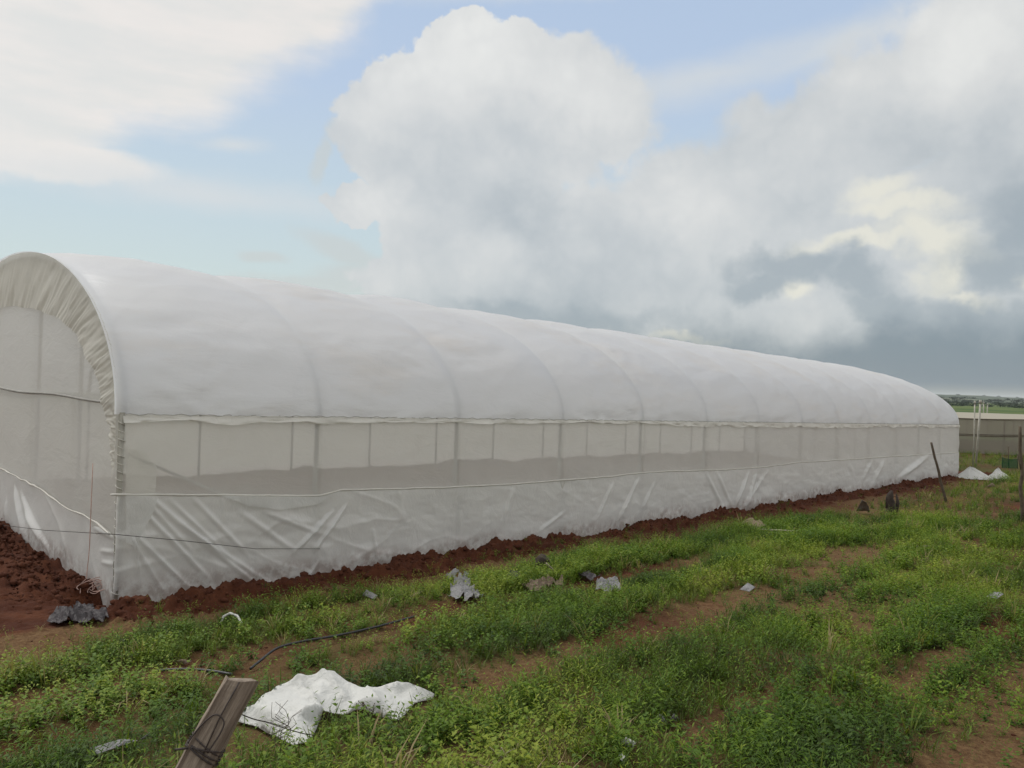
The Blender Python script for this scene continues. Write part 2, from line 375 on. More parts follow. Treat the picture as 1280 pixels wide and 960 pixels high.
def base_h(u, v):
    z = -.0165 * np.clip(u, -60, 60)
    z = z + .09 * (np.sqrt((np.clip(v, -20, 40) - 1.2) ** 2 + .3) + (np.clip(v, -20, 40) - 1.2)) / 2
    r = np.hypot(u, v)
    z = z * (1 - sstep(45, 200, r)) + (-1.9) * sstep(45, 200, r)
    return z
ROWS = [(2.85, .22, -3, 1.9, 1.0), (4.85, .28, .75, 5.5, 1.0), (6.15, .24, .2, 6.0, .9), (7.65, .42, .9, 9, 1.1), (4.6, .26, 6, 30, .85), (6.3, .3, 7, 30, .8), (3.1, .22, 3, 26, .7), (8.9, .3, 3, 30, .8)]
def bare(u, v):
    w = .15 * fbm(u * .45, v * .45, 2)
    b = 0
    for c, hw, u0, u1, a in ROWS:
        b = np.maximum(b, a * (.72 + .45 * fbm(u * .9 + c, v * .9, 2)) * gau(v + w, c, hw) * sstep(u0 - 1, u0 + .3, u) * (1 - sstep(u1 - .5, u1 + 2, u)))
        b = np.maximum(b, .42 * a * gau(v + w, c, hw * .8))
    for c in (2.0, 3.75, 5.5, 6.9, 8.2): b = np.maximum(b, .8 * gau(v + w, c, .16) * (.55 + .8 * fbm(u * .8 + c * 3, v, 2)))
    b = b + .30 * fbm(u * .9 + 3, v * 2.4, 4) + .07
    b = np.maximum(b, 1.25 * sstep(1.75 + .35 * sstep(1, 3, u), 1.35 + .35 * sstep(1, 3, u), v + .25 * fbm(u * 1.1, v * 1.1 + 9, 2) - .12 * sstep(2, -1, u)) * sstep(-1.9, -1.2, -np.abs(u - 14) + 14.6))
    b = np.maximum(b, .95 * gau(v, 1.25, .33) * sstep(1.0, -.2, u) * sstep(-4, -2.5, u))
    b = np.maximum(b, 1.1 * sstep(-1.75, -1.25, u + .3 * fbm(u, v, 2)) * sstep(1.2, .6, v) * sstep(.5, 0, u))
    b = b - .35 * sstep(1.0, .2, u) * sstep(3.6, 4.1, v)
    return np.clip(b, 0, 1.2)
def mound(u, v):
    """soil banked against the sheeting"""
    lump = .5 + .5 * fbm(u * 1.1, v * .3, 2)
    inr = sstep(-.5, -.1, u) * sstep(GL + 1.2, GL + .2, u)
    h = (.055 + .085 * fbm(u * 1.5 + 4, v * .8, 3)).clip(0) * sstep(1.45, .75, v) * sstep(-.1, .6, v) * inr
    h2 = (.15 + .09 * fbm(v * 1.4, u * .8 + 4, 3)) * sstep(-1.25, -.40, u) * sstep(.35, -.06, u) * sstep(.5, -.6, v) * sstep(-GW - 1, -GW, v)
    h2 = h2 * (.45 + .55 * sstep(-2.2, -4.5, v))
    h3 = (.14 + .07 * fbm(u * 1.2, v, 3)) * sstep(-GW - .9, -GW - .3, v) * sstep(-GW + .45, -GW + .1, v) * inr
    return np.maximum(np.maximum(h, h2), h3)
def ground_h(u, v, fine=True):
    z = base_h(u, v); near = 1 - sstep(20, 60, np.hypot(u, v))
    b = bare(u, v)
    inside = sstep(.1, -.1, v) * sstep(-GW - .1, -GW + .1, v) * sstep(-.1, .1, u) * sstep(GL + .1, GL - .1, u)
    z = z + near * (1 - inside) * (.035 * fbm(u * .8, v * .8, 3) - .05 * np.clip(b, 0, 1) * sstep(1.2, 2, v))
    m = mound(u, v); z = z + m
    z = z - .16 * sstep(-.5, -.2, v) * sstep(.75, .15, v) * sstep(-.6, -.2, u) * sstep(GL + 1, GL, u) * (1 + .5 * fbm(u * 1.3, v * 1.3, 2))
    z = z - .10 * sstep(-.75, -.15, u) * sstep(.3, .1, u) * sstep(.3, .1, v) * sstep(-GW - 1, -GW, v)
    if fine:
        k = sstep(.0, .05, m) + .25 * np.clip(b, 0, 1)
        cl = np.abs(fbm(u * 5.5, v * 5.5, 4, .6))
        z = z + near * (1 - inside) * np.clip(k, 0, 1) * (.10 * cl - .03)
    return z
def W(px, py, h=0.0):
    """world point seen at photograph pixel, h metres above the ground"""
    d = pray(px, py); lo = None
    for t in np.arange(1.0, 70, .02):
        p = np.array([0, 0, CAMZ]) + d * t; u, v = to_uv(p)
        if p[2] <= float(ground_h(u, v, False)) + h: return p
    return p
def on_side(px, py, v0=0.0):
    d = pray(px, py); o = np.array([0, 0, CAMZ]); t = ((C0 + v0 * V - o) @ V) / (d @ V); u, v = to_uv(o + d * t); return u, (o + d * t)[2] - SL * u
def on_gable(px, py):
    d = pray(px, py); o = np.array([0, 0, CAMZ]); t = ((C0 - o) @ U) / (d @ U); p = o + d * t; return to_uv(p)[1], p[2]

# ------------------------------------------------------------------ ground sheet
def geo(a, b, n, p=3.0): return a + (b - a) * (np.linspace(0, 1, n + 1)[1:] ** p)
us = np.concatenate([-geo(12, 5000, 40)[::-1], np.arange(-12, -4, .1), np.arange(-4, 8, .03), np.arange(8, 16, .05), np.arange(16, 34, .1), geo(34, 5000, 70)])
vs = np.concatenate([-geo(14, 5000, 60)[::-1], np.arange(-14, -10, .1), np.arange(-10, -.5, .1), np.arange(-.5, 1.8, .025), np.arange(1.8, 9.5, .04), geo(9.5, 5000, 70)])
UU, VV = np.meshgrid(us, vs, indexing='ij')
ZZ = ground_h(UU, VV)
gv = uvz(UU, VV, ZZ)
gnd = mesh_obj('ground', gv.reshape(-1, 3), grid_faces(len(us), len(vs))[:, ::-1], M['soil'], origin=(0, 0, 0))
tag(gnd, 'weedy red soil plot and the fields beyond', None, kind='structure')
bb = bare(UU, VV); rr = np.hypot(UU, VV)
moist = np.clip(sstep(.005, .04, mound(UU, VV)) + .42 + .35 * fbm(UU * .4, VV * .7, 2) + .5 * sstep(1.0, .7, VV) - .7 * gau(VV, 1.3, .3) * sstep(1.2, -.2, UU) , 0, 1)
inside = (VV < 0) & (VV > -GW) & (UU > 0) & (UU < GL)
moist[inside] = .55
green = np.clip(1.0 - bb * 1.5, 0, 1) * .45 * sstep(1.0, 1.5, VV)
green = np.maximum(green, sstep(GL + 1, GL + 3, UU) * .9 * (.5 + .5 * sstep(-.3, .3, fbm(UU * .3, VV * .3, 3)))); green = np.maximum(green, sstep(40, 70, rr)); green = np.maximum(green, .8 * sstep(-3, -5, UU)); green = np.maximum(green, .9 * sstep(-GW - 1, -GW - 3, VV))
green[inside] = 0
attr(gnd, 'moist', moist); attr(gnd, 'green', green)

# loose clods on the bank (one object: nobody could count them)
def ico(sub=1):
    bm = bmesh.new(); bmesh.ops.create_icosphere(bm, subdivisions=sub, radius=1); v = np.array([x.co[:] for x in bm.verts]); f = np.array([[x.index for x in q.verts] for q in bm.faces]); bm.free(); return v, f
def scatter(name, templates, idx, pos, rot, scl, mat, tints=None, **tg):
    Vs, Fs, Ts = [], [], []; off = 0
    for k, (tv, tf, tt) in enumerate(templates):
        s = np.where(idx == k)[0]
        if not len(s): continue
        c, sn = np.cos(rot[s])[:, None], np.sin(rot[s])[:, None]
        x = tv[None, :, 0] * c - tv[None, :, 1] * sn; y = tv[None, :, 0] * sn + tv[None, :, 1] * c; z = np.broadcast_to(tv[None, :, 2], x.shape)
        P = np.stack([x, y, z], -1) * scl[s][:, None, None] + pos[s][:, None, :]
        Vs.append(P.reshape(-1, 3)); nv = len(tv)
        Fs.append((tf[None] + (np.arange(len(s)) * nv)[:, None, None]).reshape(-1, tf.shape[1]) + off)
        if tints is not None: Ts.append(np.clip(tints[s][:, None] + tt[None, :], 0, 1).ravel())
        off += len(s) * nv
    o = mesh_obj(name, np.concatenate(Vs), np.concatenate(Fs), mat, origin=(0, 0, 0), smooth=False)
    if tints is not None: attr(o, 'tint', np.concatenate(Ts))
    return tag(o, **tg)
def visible(p, mx=140, lo=1.0):
    d = p - np.array([0, 0, CAMZ]); X = d[:, 0] / np.maximum(d[:, 1], .1) * F; Y = -d[:, 2] / np.maximum(d[:, 1], .1) * F
    return (d[:, 1] > lo) & (np.abs(X) < 640 + mx + 200 / np.maximum(d[:, 1], 1)) & (Y < 480 + mx)
iv, iff = ico(1); ct = []
for k in range(8):
    v = iv * (1 + .28 * fbm(iv[:, 0] * 2 + k * 7, iv[:, 1] * 2 + iv[:, 2] * 1.7, 2)[:, None]) * np.array([1, .85, .7]); ct.append((v, iff, np.zeros(len(v))))
n = 7000
cu = rng.random(n) ** 1.25 * (GL + 1) - .3; cv = .05 + np.abs(rng.normal(0, .7, n))
n2 = 1600; cu = np.concatenate([cu, -.1 - np.abs(rng.normal(0, .55, n2))]); cv = np.concatenate([cv, .6 - rng.random(n2) * 6])
cz = ground_h(cu, cv); cs = .012 + .05 * rng.random(len(cu)) ** 3.0
keep = (mound(cu, cv) > .012) | (rng.random(len(cu)) < .25)
cu, cv, cz, cs = cu[keep], cv[keep], cz[keep], cs[keep]
n3 = 5000; fu = rng.uniform(-3, 12, n3); fv = rng.uniform(1.2, 8.8, n3); kb = bare(fu, fv) > .45; fu, fv = fu[kb], fv[kb]
cu = np.concatenate([cu, fu]); cv = np.concatenate([cv, fv]); cz = np.concatenate([cz, ground_h(fu, fv)]); cs = np.concatenate([cs, .004 + .018 * rng.random(len(fu)) ** 3])
scatter('soil_clods', ct, rng.integers(0, 8, len(cu)), uvz(cu, cv, cz - cs * .2), rng.random(len(cu)) * 6.28, cs, M['clod'],
        label='loose red clods lying on the soil banked against the greenhouse', cat='clods', kind='stuff')

# ------------------------------------------------------------------ greenhouse
gh = empty('greenhouse', tuple(uvz(0, 0, 0)), 'long white plastic tunnel greenhouse with net walls and rounded roof', 'greenhouse')
def GZ(u, z): return z + SL * np.asarray(u)
def smooth_noise_u(u, f, s=0): return fbm(np.asarray(u) * f + s, np.asarray(u) * 0 + s, 2)
# roof cover
ru = np.concatenate([np.arange(-.08, 12, .06), np.arange(12, GL, .12), [GL]]); th = np.linspace(0, math.pi, 130)
RU, TH = np.meshgrid(ru, th, indexing='ij')
t = RU / BAY; fr = t - np.floor(t); st = np.sin(TH)
bulge = (np.abs(np.sin(math.pi * fr)) ** .6) * (.028 + .105 * st ** 1.5)
wr = .012 * fbm(RU * .6 + TH * 3, TH * 9 - RU * .8, 3) + .007 * fbm(RU * 3 - TH * 8, TH * 3 + RU * .5, 3)
cr_ = 1 - np.abs(fbm(RU * 1.1 + TH * 7, TH * 1.6 - RU * .7, 2)); wr += .012 * np.clip(cr_ - .75, 0, 1) / .25 * sstep(.2, .6, np.abs(fbm(RU * .35, TH * 1.2, 2)))
wr *= sstep(0, .12, np.minimum(fr, 1 - fr))
seam = -.012 * np.exp(-(np.minimum(fr, 1 - fr) * BAY / .05) ** 2) * 0
ah, az = GW / 2 + bulge + wr, RISE + bulge + wr
rv = -GW / 2 + ah * np.cos(TH); rz = WALL + az * np.sin(TH)
tap = sstep(GL - 3.5, GL, RU)                                  # the far end is drawn in
rz = rz - .14 * tap * np.sin(TH)
mesh_obj('roof_cover', uvz(RU, rv, GZ(RU, rz)).reshape(-1, 3), grid_faces(len(ru), len(th)), M['roof'], gh)
# wavy flap under the eave, both sides
for side in (0, 1):
    fu = np.arange(0, GL, .03); k = np.linspace(0, 1, 7); FU, K = np.meshgrid(fu, k, indexing='ij')
    hang = .05 + .03 * smooth_noise_u(FU, 1.6, 3) + .02 * smooth_noise_u(FU, .5, 8) + .05 * sstep(6, 14, FU)
    off = .012 + .02 * K * (1 + fbm(FU * 4, K * 1.5, 3)) + .012
    v = off if side == 0 else -GW - off
    mesh_obj('eave_flap', uvz(FU, v, GZ(FU, WALL - .012 - hang * K)).reshape(-1, 3), grid_faces(len(fu), 7), M['hem'], gh)
# lacing under the eave
pts = [uvz(u, .03 + .006 * math.sin(u * 40), GZ(u, WALL + .004 + .009 * math.sin(u * 29) * math.sin(u * 7.3))) for u in np.arange(.02, GL, .045)]
MB().add(tube(pts, .0045, 5)).build('eave_lacing', M['pole'], gh)
MB().add(tube([uvz(u, -.05, GZ(u, WALL - .03)) for u in np.linspace(0, GL, 40)], .018, 8)).build('eave_rail', M['rib'], gh)
MB().add(tube([uvz(u, -GW + .05, GZ(u, WALL - .03)) for u in np.linspace(0, GL, 40)], .018, 8)).build('eave_rail', M['rib'], gh)
MB().add(tube([uvz(u, -GW / 2, GZ(u, WALL + RISE - .09)) for u in np.linspace(0, GL - .4, 40)], .016, 8)).build('ridge_rail', M['rib'], gh)
for k in range(14):
    u = min(max(k * BAY, .03), GL - .03); rr_ = .036
    arc = [uvz(u, -GW / 2 + (GW / 2 - .042) * math.cos(a), GZ(u, WALL + (RISE - .042 - (.14 if k == 13 else .03 if k == 12 else 0)) * math.sin(a))) for a in np.linspace(0, math.pi, 48)]
    MB().add(tube(arc, rr_, 8)).build('arch', M['rib'], gh)
    for sgn in (0, 1):
        v = -.055 if sgn == 0 else -GW + .055
        if k == 0 and sgn == 0: continue
        MB().add(tube([uvz(u, v, GZ(u, -.15)), uvz(u, v, GZ(u, 1.0)), uvz(u, v, GZ(u, WALL - .01))], .03, 10)).build('post', M['pole'], gh)

# fold fields: ridges along given segments
def folds(a, b, segs):
    d = np.zeros_like(a)
    for (x0, y0, x1, y1, w, amp) in segs:
        L2 = (x1 - x0) ** 2 + (y1 - y0) ** 2; t = ((a - x0) * (x1 - x0) + (b - y0) * (y1 - y0)) / L2
        tc = np.clip(t, 0, 1); dist = np.hypot(a - (x0 + tc * (x1 - x0)), b - (y0 + tc * (y1 - y0)))
        prof = np.sin(np.clip(tc, .02, .98) * math.pi) ** .5
        d = d + amp * prof * np.exp(-(dist / w) ** 2) * np.cos(dist / w * 1.2)
    return d
def px_segs(lst, f):
    out = []
    for (x0, y0, x1, y1, w, amp) in lst:
        a = f(x0, y0); b = f(x1, y1); out.append((a[0], a[1], b[0], b[1], w, amp))
    return out
SK_TOP = [(-.3, 1.07), (0, 1.07), (1.2, .99), (2.39, .91), (2.68, .965), (4, .90), (5.17, .87), (7.0, .87), (8.2, .87), (9.35, .91), (12.4, .845), (14, .83), (16.4, .88), (20, .86), (24, .85), (GL, .82)]
def sk_top(u): return np.interp(u, [p[0] for p in SK_TOP], [p[1] for p in SK_TOP]) + .008 * smooth_noise_u(u, 2, 5)
# net wall, long side
su = np.concatenate([np.arange(0, 10, .05), np.arange(10, GL, .12), [GL]]); kz = np.linspace(0, 1, 46)
SU, K = np.meshgrid(su, kz, indexing='ij')
z0 = -.12; zt = WALL - .01; z = z0 + (zt - z0) * K
fr = SU / BAY - np.floor(SU / BAY)
pucker = -.035 * np.sin(math.pi * fr) * np.sin(math.pi * K) + .012 * fbm(SU * 1.3 + K * 2, K * 5 - SU * .7, 3) * np.sin(math.pi * K)
pucker += .03 * fbm(SU * .5 + K * 2.5, K * 2.2 - SU * .3, 2) * np.sin(math.pi * K)
pucker += .012 * np.exp(-(np.minimum(fr, 1 - fr) / .02) ** 2)
mesh_obj('side_net', uvz(SU, pucker, GZ(SU, z)).reshape(-1, 3), grid_faces(len(su), 46), M['net'], gh)
mesh_obj('side_net', uvz(SU, -GW + pucker, GZ(SU, z)).reshape(-1, 3), grid_faces(len(su), 46), M['net'], gh)
# film skirt, long side
segs = px_segs([(168, 628, 262, 725, .028, .05), (182, 618, 325, 735, .03, .05), (160, 668, 205, 742, .025, .04), (165, 666, 240, 738, .025, .045), (200, 640, 345, 735, .03, .035),
                (240, 622, 310, 695, .03, .03), (160, 640, 178, 742, .02, .03), (212, 625, 290, 700, .025, .03), (168, 610, 240, 690, .03, .03), (300, 640, 370, 690, .04, .03),
                (415, 640, 365, 690, .035, .05), (432, 632, 392, 688, .03, .05), (398, 700, 375, 735, .03, .035), (330, 640, 400, 668, .03, .03), (465, 660, 470, 700, .03, .03),
                (640, 612, 628, 655, .04, .04), (705, 640, 672, 665, .04, .03), (797, 600, 770, 655, .05, .05), (765, 605, 745, 650, .05, .04), (820, 600, 800, 640, .05, .03), (575, 640, 573, 690, .04, .02),
                (935, 592, 915, 642, .07, .06), (945, 592, 930, 640, .07, .05), (958, 590, 925, 640, .06, .05), (895, 590, 915, 636, .06, .05), (882, 592, 905, 640, .06, .04), (978, 595, 980, 636, .07, .03),
                (1090, 575, 1078, 600, .10, .04), (1160, 570, 1128, 592, .12, .07), (1150, 578, 1120, 600, .12, .06), (1105, 575, 1090, 605, .12, .05), (1060, 580, 1066, 592, .1, .04), (1180, 570, 1175, 600, .12, .04)], lambda x, y: on_side(x, y, .02))
su = np.concatenate([np.arange(-.04, 5, .018), np.arange(5, 14, .035), np.arange(14, GL, .08), [GL]]); kz = np.linspace(0, 1, 64)
SU, K = np.meshgrid(su, kz, indexing='ij'); top = sk_top(SU)
z = -.15 + (top + .15) * K
ff = folds(SU, z, segs)
d = .03 + ff * .75 + .010 * fbm(SU * 2 + z * 3, z * 4 - SU, 3) * np.sin(math.pi * K)
rg = lambda a, b, p: np.clip(1 - np.abs(fbm(a, b, 2)), 0, 1) ** p
wk = 1 - .65 * sstep(3, 6, SU)
d = d + wk * .012 * rg(SU * .9 - z * 1.6, z * 1.0 + SU * .5, 7) + wk * .010 * rg(SU * 1.1 + z * 2.6 + 9, z * .8 - SU * .3, 9) + wk * .004 * rg(SU * 3.1 - z, z * 2.5, 6)
d = d + .004 * np.abs(fbm(SU * 1.3 - z * 2.2, z * 1.8 + SU * .6, 3)) + .02 * np.exp(-(z / .12) ** 2) * fbm(SU * 3, z * 3, 3)
ss = mesh_obj('side_skirt', uvz(SU, d, GZ(SU, z)).reshape(-1, 3), grid_faces(len(su), 64), M['skirt'], gh)
attr(ss, 'mud', .5 * sstep(.22, -.04, z + .10 * fbm(SU * 1.5, z * 2, 3)))
pts = [uvz(u, .036 + .004 * math.sin(u * 9), GZ(u, float(sk_top(u)) + .002)) for u in np.arange(-.1, GL, .06)]
MB().add(tube(pts, [.010 + .004 * abs(math.sin(i * .7)) for i in range(len(pts))], 6)).build('skirt_hem', M['hem'], gh)
# turned-over flap of film at the corner of the skirt and the loose slack piece by the third post
def patch(name, poly, f, off, mat, parent):
    v, fc = poly_mesh([f(*p) for p in poly], .06)
    a = v[:, 0]; b = v[:, 1]; d = off + .012 * fbm(a * 4, b * 4, 3)
    return mesh_obj(name, uvz(a, d, GZ(a, b)), fc, mat, parent)
def poly_mesh(pts, step, jitter=.0):
    pts = [tuple(map(float, p)) for p in pts]; xs = [p[0] for p in pts]; ys = [p[1] for p in pts]
    ed = []; bp = []
    for i, p in enumerate(pts):
        q = pts[(i + 1) % len(pts)]; L = math.dist(p, q); m = max(1, int(L / step))
        for j in range(m): bp.append((p[0] + (q[0] - p[0]) * j / m, p[1] + (q[1] - p[1]) * j / m))
    nb = len(bp); edges = [(i, (i + 1) % nb) for i in range(nb)]
    inner = []
    def ins(x, y):
        c = False
        for i in range(nb):
            x0, y0 = bp[i]; x1, y1 = bp[(i + 1) % nb]
            if (y0 > y) != (y1 > y) and x < (x1 - x0) * (y - y0) / (y1 - y0) + x0: c = not c
        return c
    for x in np.arange(min(xs), max(xs), step):
        for y in np.arange(min(ys), max(ys), step):
            xx = x + random.uniform(-.3, .3) * step; yy = y + random.uniform(-.3, .3) * step
            if ins(xx, yy): inner.append((xx, yy))
    vv, _, fc, *_ = delaunay_2d_cdt([Vector(p) for p in bp + inner], edges, [], 1, 1e-5)
    return np.array([(a.x, a.y) for a in vv]), [tuple(f) for f in fc]
fs = lambda x, y: on_side(x, y, .03)
patch('skirt_flap', [(157, 619), (196, 620), (190, 640), (182, 655), (168, 682), (156, 678)], fs, .062, M['skirt'], gh)
patch('skirt_flap', [(275, 619), (400, 621), (424, 613), (395, 630), (350, 637), (310, 632)], fs, .065, M['skirt'], gh)
patch('skirt_flap', [(158, 562), (178, 560), (197, 584), (195, 618), (158, 616)], fs, .012, M['net'], gh)
b0 = on_side(160, 568, -.12); b1 = on_side(386, 664, -.12)
MB().add(tube([uvz(b0[0], -.12, GZ(b0[0], b0[1])), uvz(b1[0], -.12, GZ(b1[0], b1[1]))], .018, 8)).build('brace', M['pole'], gh)
# corner post with its laced net edge
MB().add(tube([uvz(-.0, -.01, zz) for zz in (-.15, 1, 1.92)], .032, 10)).build('corner_post', M['palepole'], gh)
pts = [uvz(-.0 + (.034 + .006 * math.sin(a * .37)) * math.cos(a), -.01 + (.036 + .006 * math.sin(a * .53)) * math.sin(a), .0 + a * .0135) for a in np.arange(0, 138, .5)]
MB().add(tube(pts, .005, 5)).build('corner_lacing', M['hem'], gh)
# near gable: net, film trim, rail, posts, skirt
def arch_z(v): x = np.clip((np.asarray(v, float) + GW / 2) / (GW / 2), -1, 1); return WALL + RISE * np.sqrt(np.clip(1 - x * x, 0, 1))
def gable(u0, sgn, name='gable_net'):
    gv_ = -GW / 2 + GW / 2 * np.cos(np.linspace(0, math.pi, 120)); k = np.linspace(0, 1, 60); GV, K = np.meshgrid(gv_, k, indexing='ij')
    z = -.15 + (arch_z(GV) - .012 + .15) * K
    if sgn > 0: z = z - .14 * np.clip((z - WALL) / RISE, 0, 1)
    d = u0 + sgn * (.015 * fbm(GV * 1.2, z * 1.2, 3)) * np.sin(math.pi * K)
    mesh_obj(name, uvz(d, GV, GZ(u0, z)).reshape(-1, 3), grid_faces(120, 60), M['net'] if sgn < 0 else M['skirt'], gh)
gable(-.01, -1); gable(GL + .01, 1)
inner = [(-.0, 1.25), (-.12, 1.55), (-.30, 1.86), (-.52, 2.15), (-.85, 2.45), (-1.49, 2.77), (-2.1, 2.98), (-2.85, 3.10), (-4.2, 3.20), (-5.45, 3.24), (-6.9, 3.0), (-7.9, 2.55), (-8.6, 2.0), (-9.0, 1.3)]
outer = [(-.0, 1.35), (-.0, 1.62), (0, 1.95), (-.10, 2.33), (-.34, 2.68), (-.85, 3.09), (-1.45, 3.41), (-2.3, 3.69), (-4.0, 3.93), (-5.3, 3.91), (-6.9, 3.64), (-8.1, 3.13), (-8.85, 2.46), (-9.0, 1.4)]
s_ = np.linspace(0, 13, 620); kk = np.linspace(0, 1, 14)
iv_ = np.stack([np.interp(s_, range(14), [p[j] for p in inner]) for j in (0, 1)], 1); ov_ = np.stack([np.interp(s_, range(14), [p[j] for p in outer]) for j in (0, 1)], 1)
for arr in (iv_, ov_):                                        # round the polygonal outlines
    for _ in range(60): arr[1:-1] = (arr[:-2] + 2 * arr[1:-1] + arr[2:]) / 4
on = arch_z(ov_[:, 0]); sel = ov_[:, 1] > 1.98
ov_[sel, 1] = np.minimum(on[sel] + .01, ov_[sel, 1] + .3)
ov_[sel, 1] += .015
iv_[:, 1] += .025 * fbm(s_ * 1.2, s_ * 0, 2)
S, K = np.meshgrid(s_, kk, indexing='ij')
pv = iv_[:, None, 0] * (1 - K) + ov_[:, None, 0] * K; pz = iv_[:, None, 1] * (1 - K) + ov_[:, None, 1] * K
pl = .012 * fbm(S * 6 + K * 2.5, K * .9, 3, .7) + .008 * fbm(S * 19 + K * 4, K * .8, 2) + .02 * fbm(S * 1.2, K * 1.2, 2)
mesh_obj('gable_trim', uvz(-.06 + pl * (1 - K * .55), pv, GZ(0, pz)).reshape(-1, 3), grid_faces(len(s_), 14), M['trim'], gh)
MB().add(tube([uvz(-.03, v, 2.02 + .012 * math.sin(v * 2)) for v in np.linspace(-.02, -GW + .05, 30)], .014, 8)).build('gable_rail', M['greyrail'], gh)
for px in (44, 96, -30, -90):
    v = on_gable(px, 430)[0]
    if v < -GW + .3: continue
    MB().add(tube([uvz(.06, v, -.1), uvz(.06, v, float(arch_z(v)) - .03)], .026, 8)).build('gable_post', M['pole'], gh)
for v in (-2.2, -3.9, -5.6): 
    MB().add(tube([uvz(GL - .06, v, GZ(GL, -.1)), uvz(GL - .06, v, GZ(GL, float(arch_z(v)) - .2))], .026, 8)).build('gable_post', M['pole'], gh)
GT = [(-9.0, .93), (-6, .90)] + [on_gable(*p) for p in ((5, 587), (20, 591), (55, 611), (84, 629), (109, 643), (133, 659), (146, 667))] + [(0, .62)]
GVv = np.arange(-9, .0001, .02); kz = np.linspace(0, 1, 50); GV, K = np.meshgrid(GVv, kz, indexing='ij')
tp = np.interp(GV, [p[0] for p in GT], [p[1] for p in GT]) + .02 * fbm(GV * 2.2, GV * 0, 2)
z = -.15 + (tp + .15) * K
gs = px_segs([(22, 610, 40, 682, .05, .09), (30, 618, 62, 688, .06, .07), (12, 625, 14, 660, .05, .06), (40, 640, 68, 690, .05, .05), (140, 650, 100, 630, .04, .02), (148, 672, 120, 660, .03, .04), (148, 690, 128, 688, .03, .03), (148, 705, 130, 702, .03, .03)], on_gable)
d = -.03 - .014 * rg(GV * 1.2 + z * 1.6, z * .9, 7) - .7 * np.abs(folds(GV, z, gs)) + .012 * fbm(GV * 1.5, z * 1.5, 3)
ss = mesh_obj('gable_skirt', uvz(d, GV, z).reshape(-1, 3), grid_faces(len(GVv), 50), M['skirt'], gh)
attr(ss, 'mud', .5 * sstep(.28, .0, z + .10 * fbm(GV * 1.5, z * 2, 3)))
tv = np.arange(-8.9, -.05, .05); pts = [uvz(-.05 + .01 * math.sin(v * 5), v, float(np.interp(v, [p[0] for p in GT], [p[1] for p in GT])) + .02 * float(fbm(v * 2.2, 0.0, 2)) + .004) for v in tv]
MB().add(tube(pts, [.007 + .007 * abs(float(fbm(v * 3, 1.0, 2))) for v in tv], 7)).build('gable_hem', M['hem'], gh)
# pleats pulled in the gable net just above the hem
# fence wire running in front of the sheeting
wp = [(-60, 648), (20, 655), (75, 661), (145, 668), (230, 676), (320, 686), (400, 686)]
pts = [uvz(*( (-.16, on_gable(x, y)[0], on_gable(x, y)[1]) if x < 140 else (on_side(x, y, .13)[0], .13, GZ(on_side(x, y, .13)[0], on_side(x, y, .13)[1])) )) for x, y in wp]
tag(MB().add(tube(pts, .0035, 5)).build('fence_wire', M['wire']), 'thin dark wire strung low across the sheeting at the near corner', 'wire')

# pink rope hanging by the corner, with its coil
ra = W(135, 744); u_, v_ = to_uv(ra); vr = on_gable(132, 600)[0]
pts = [uvz(-.13, vr - .01, 1.35), uvz(-.135, vr, .9), uvz(-.14, vr + .01, .45), uvz(-.16, vr + .01, .12), uvz(-.22, vr, .06)]
mb = MB().add(tube(pts, .005, 6))
cpt = W(118, 748)
for j in range(6):
    rx, ry, a0 = random.uniform(.05, .12), random.uniform(.04, .10), random.uniform(-1.5, 1.5)
    ring = []
    for a in np.linspace(0, random.uniform(3.5, 5.6), 26):
        q = cpt + np.array([rx * math.cos(a + a0) * (1 + .25 * math.sin(a * 2.3 + j)) + .05 * math.sin(j * 2.4), ry * math.sin(a), .05 + .07 * (1 + math.sin(a + a0 + .5)) * .8 + .01 * j]); ring.append(tuple(q))
    mb.add(tube(ring, .0045, 6))
tag(mb.build('rope', M['rope']), 'thin pale pink rope hanging at the greenhouse corner, coiled on the soil', 'rope')

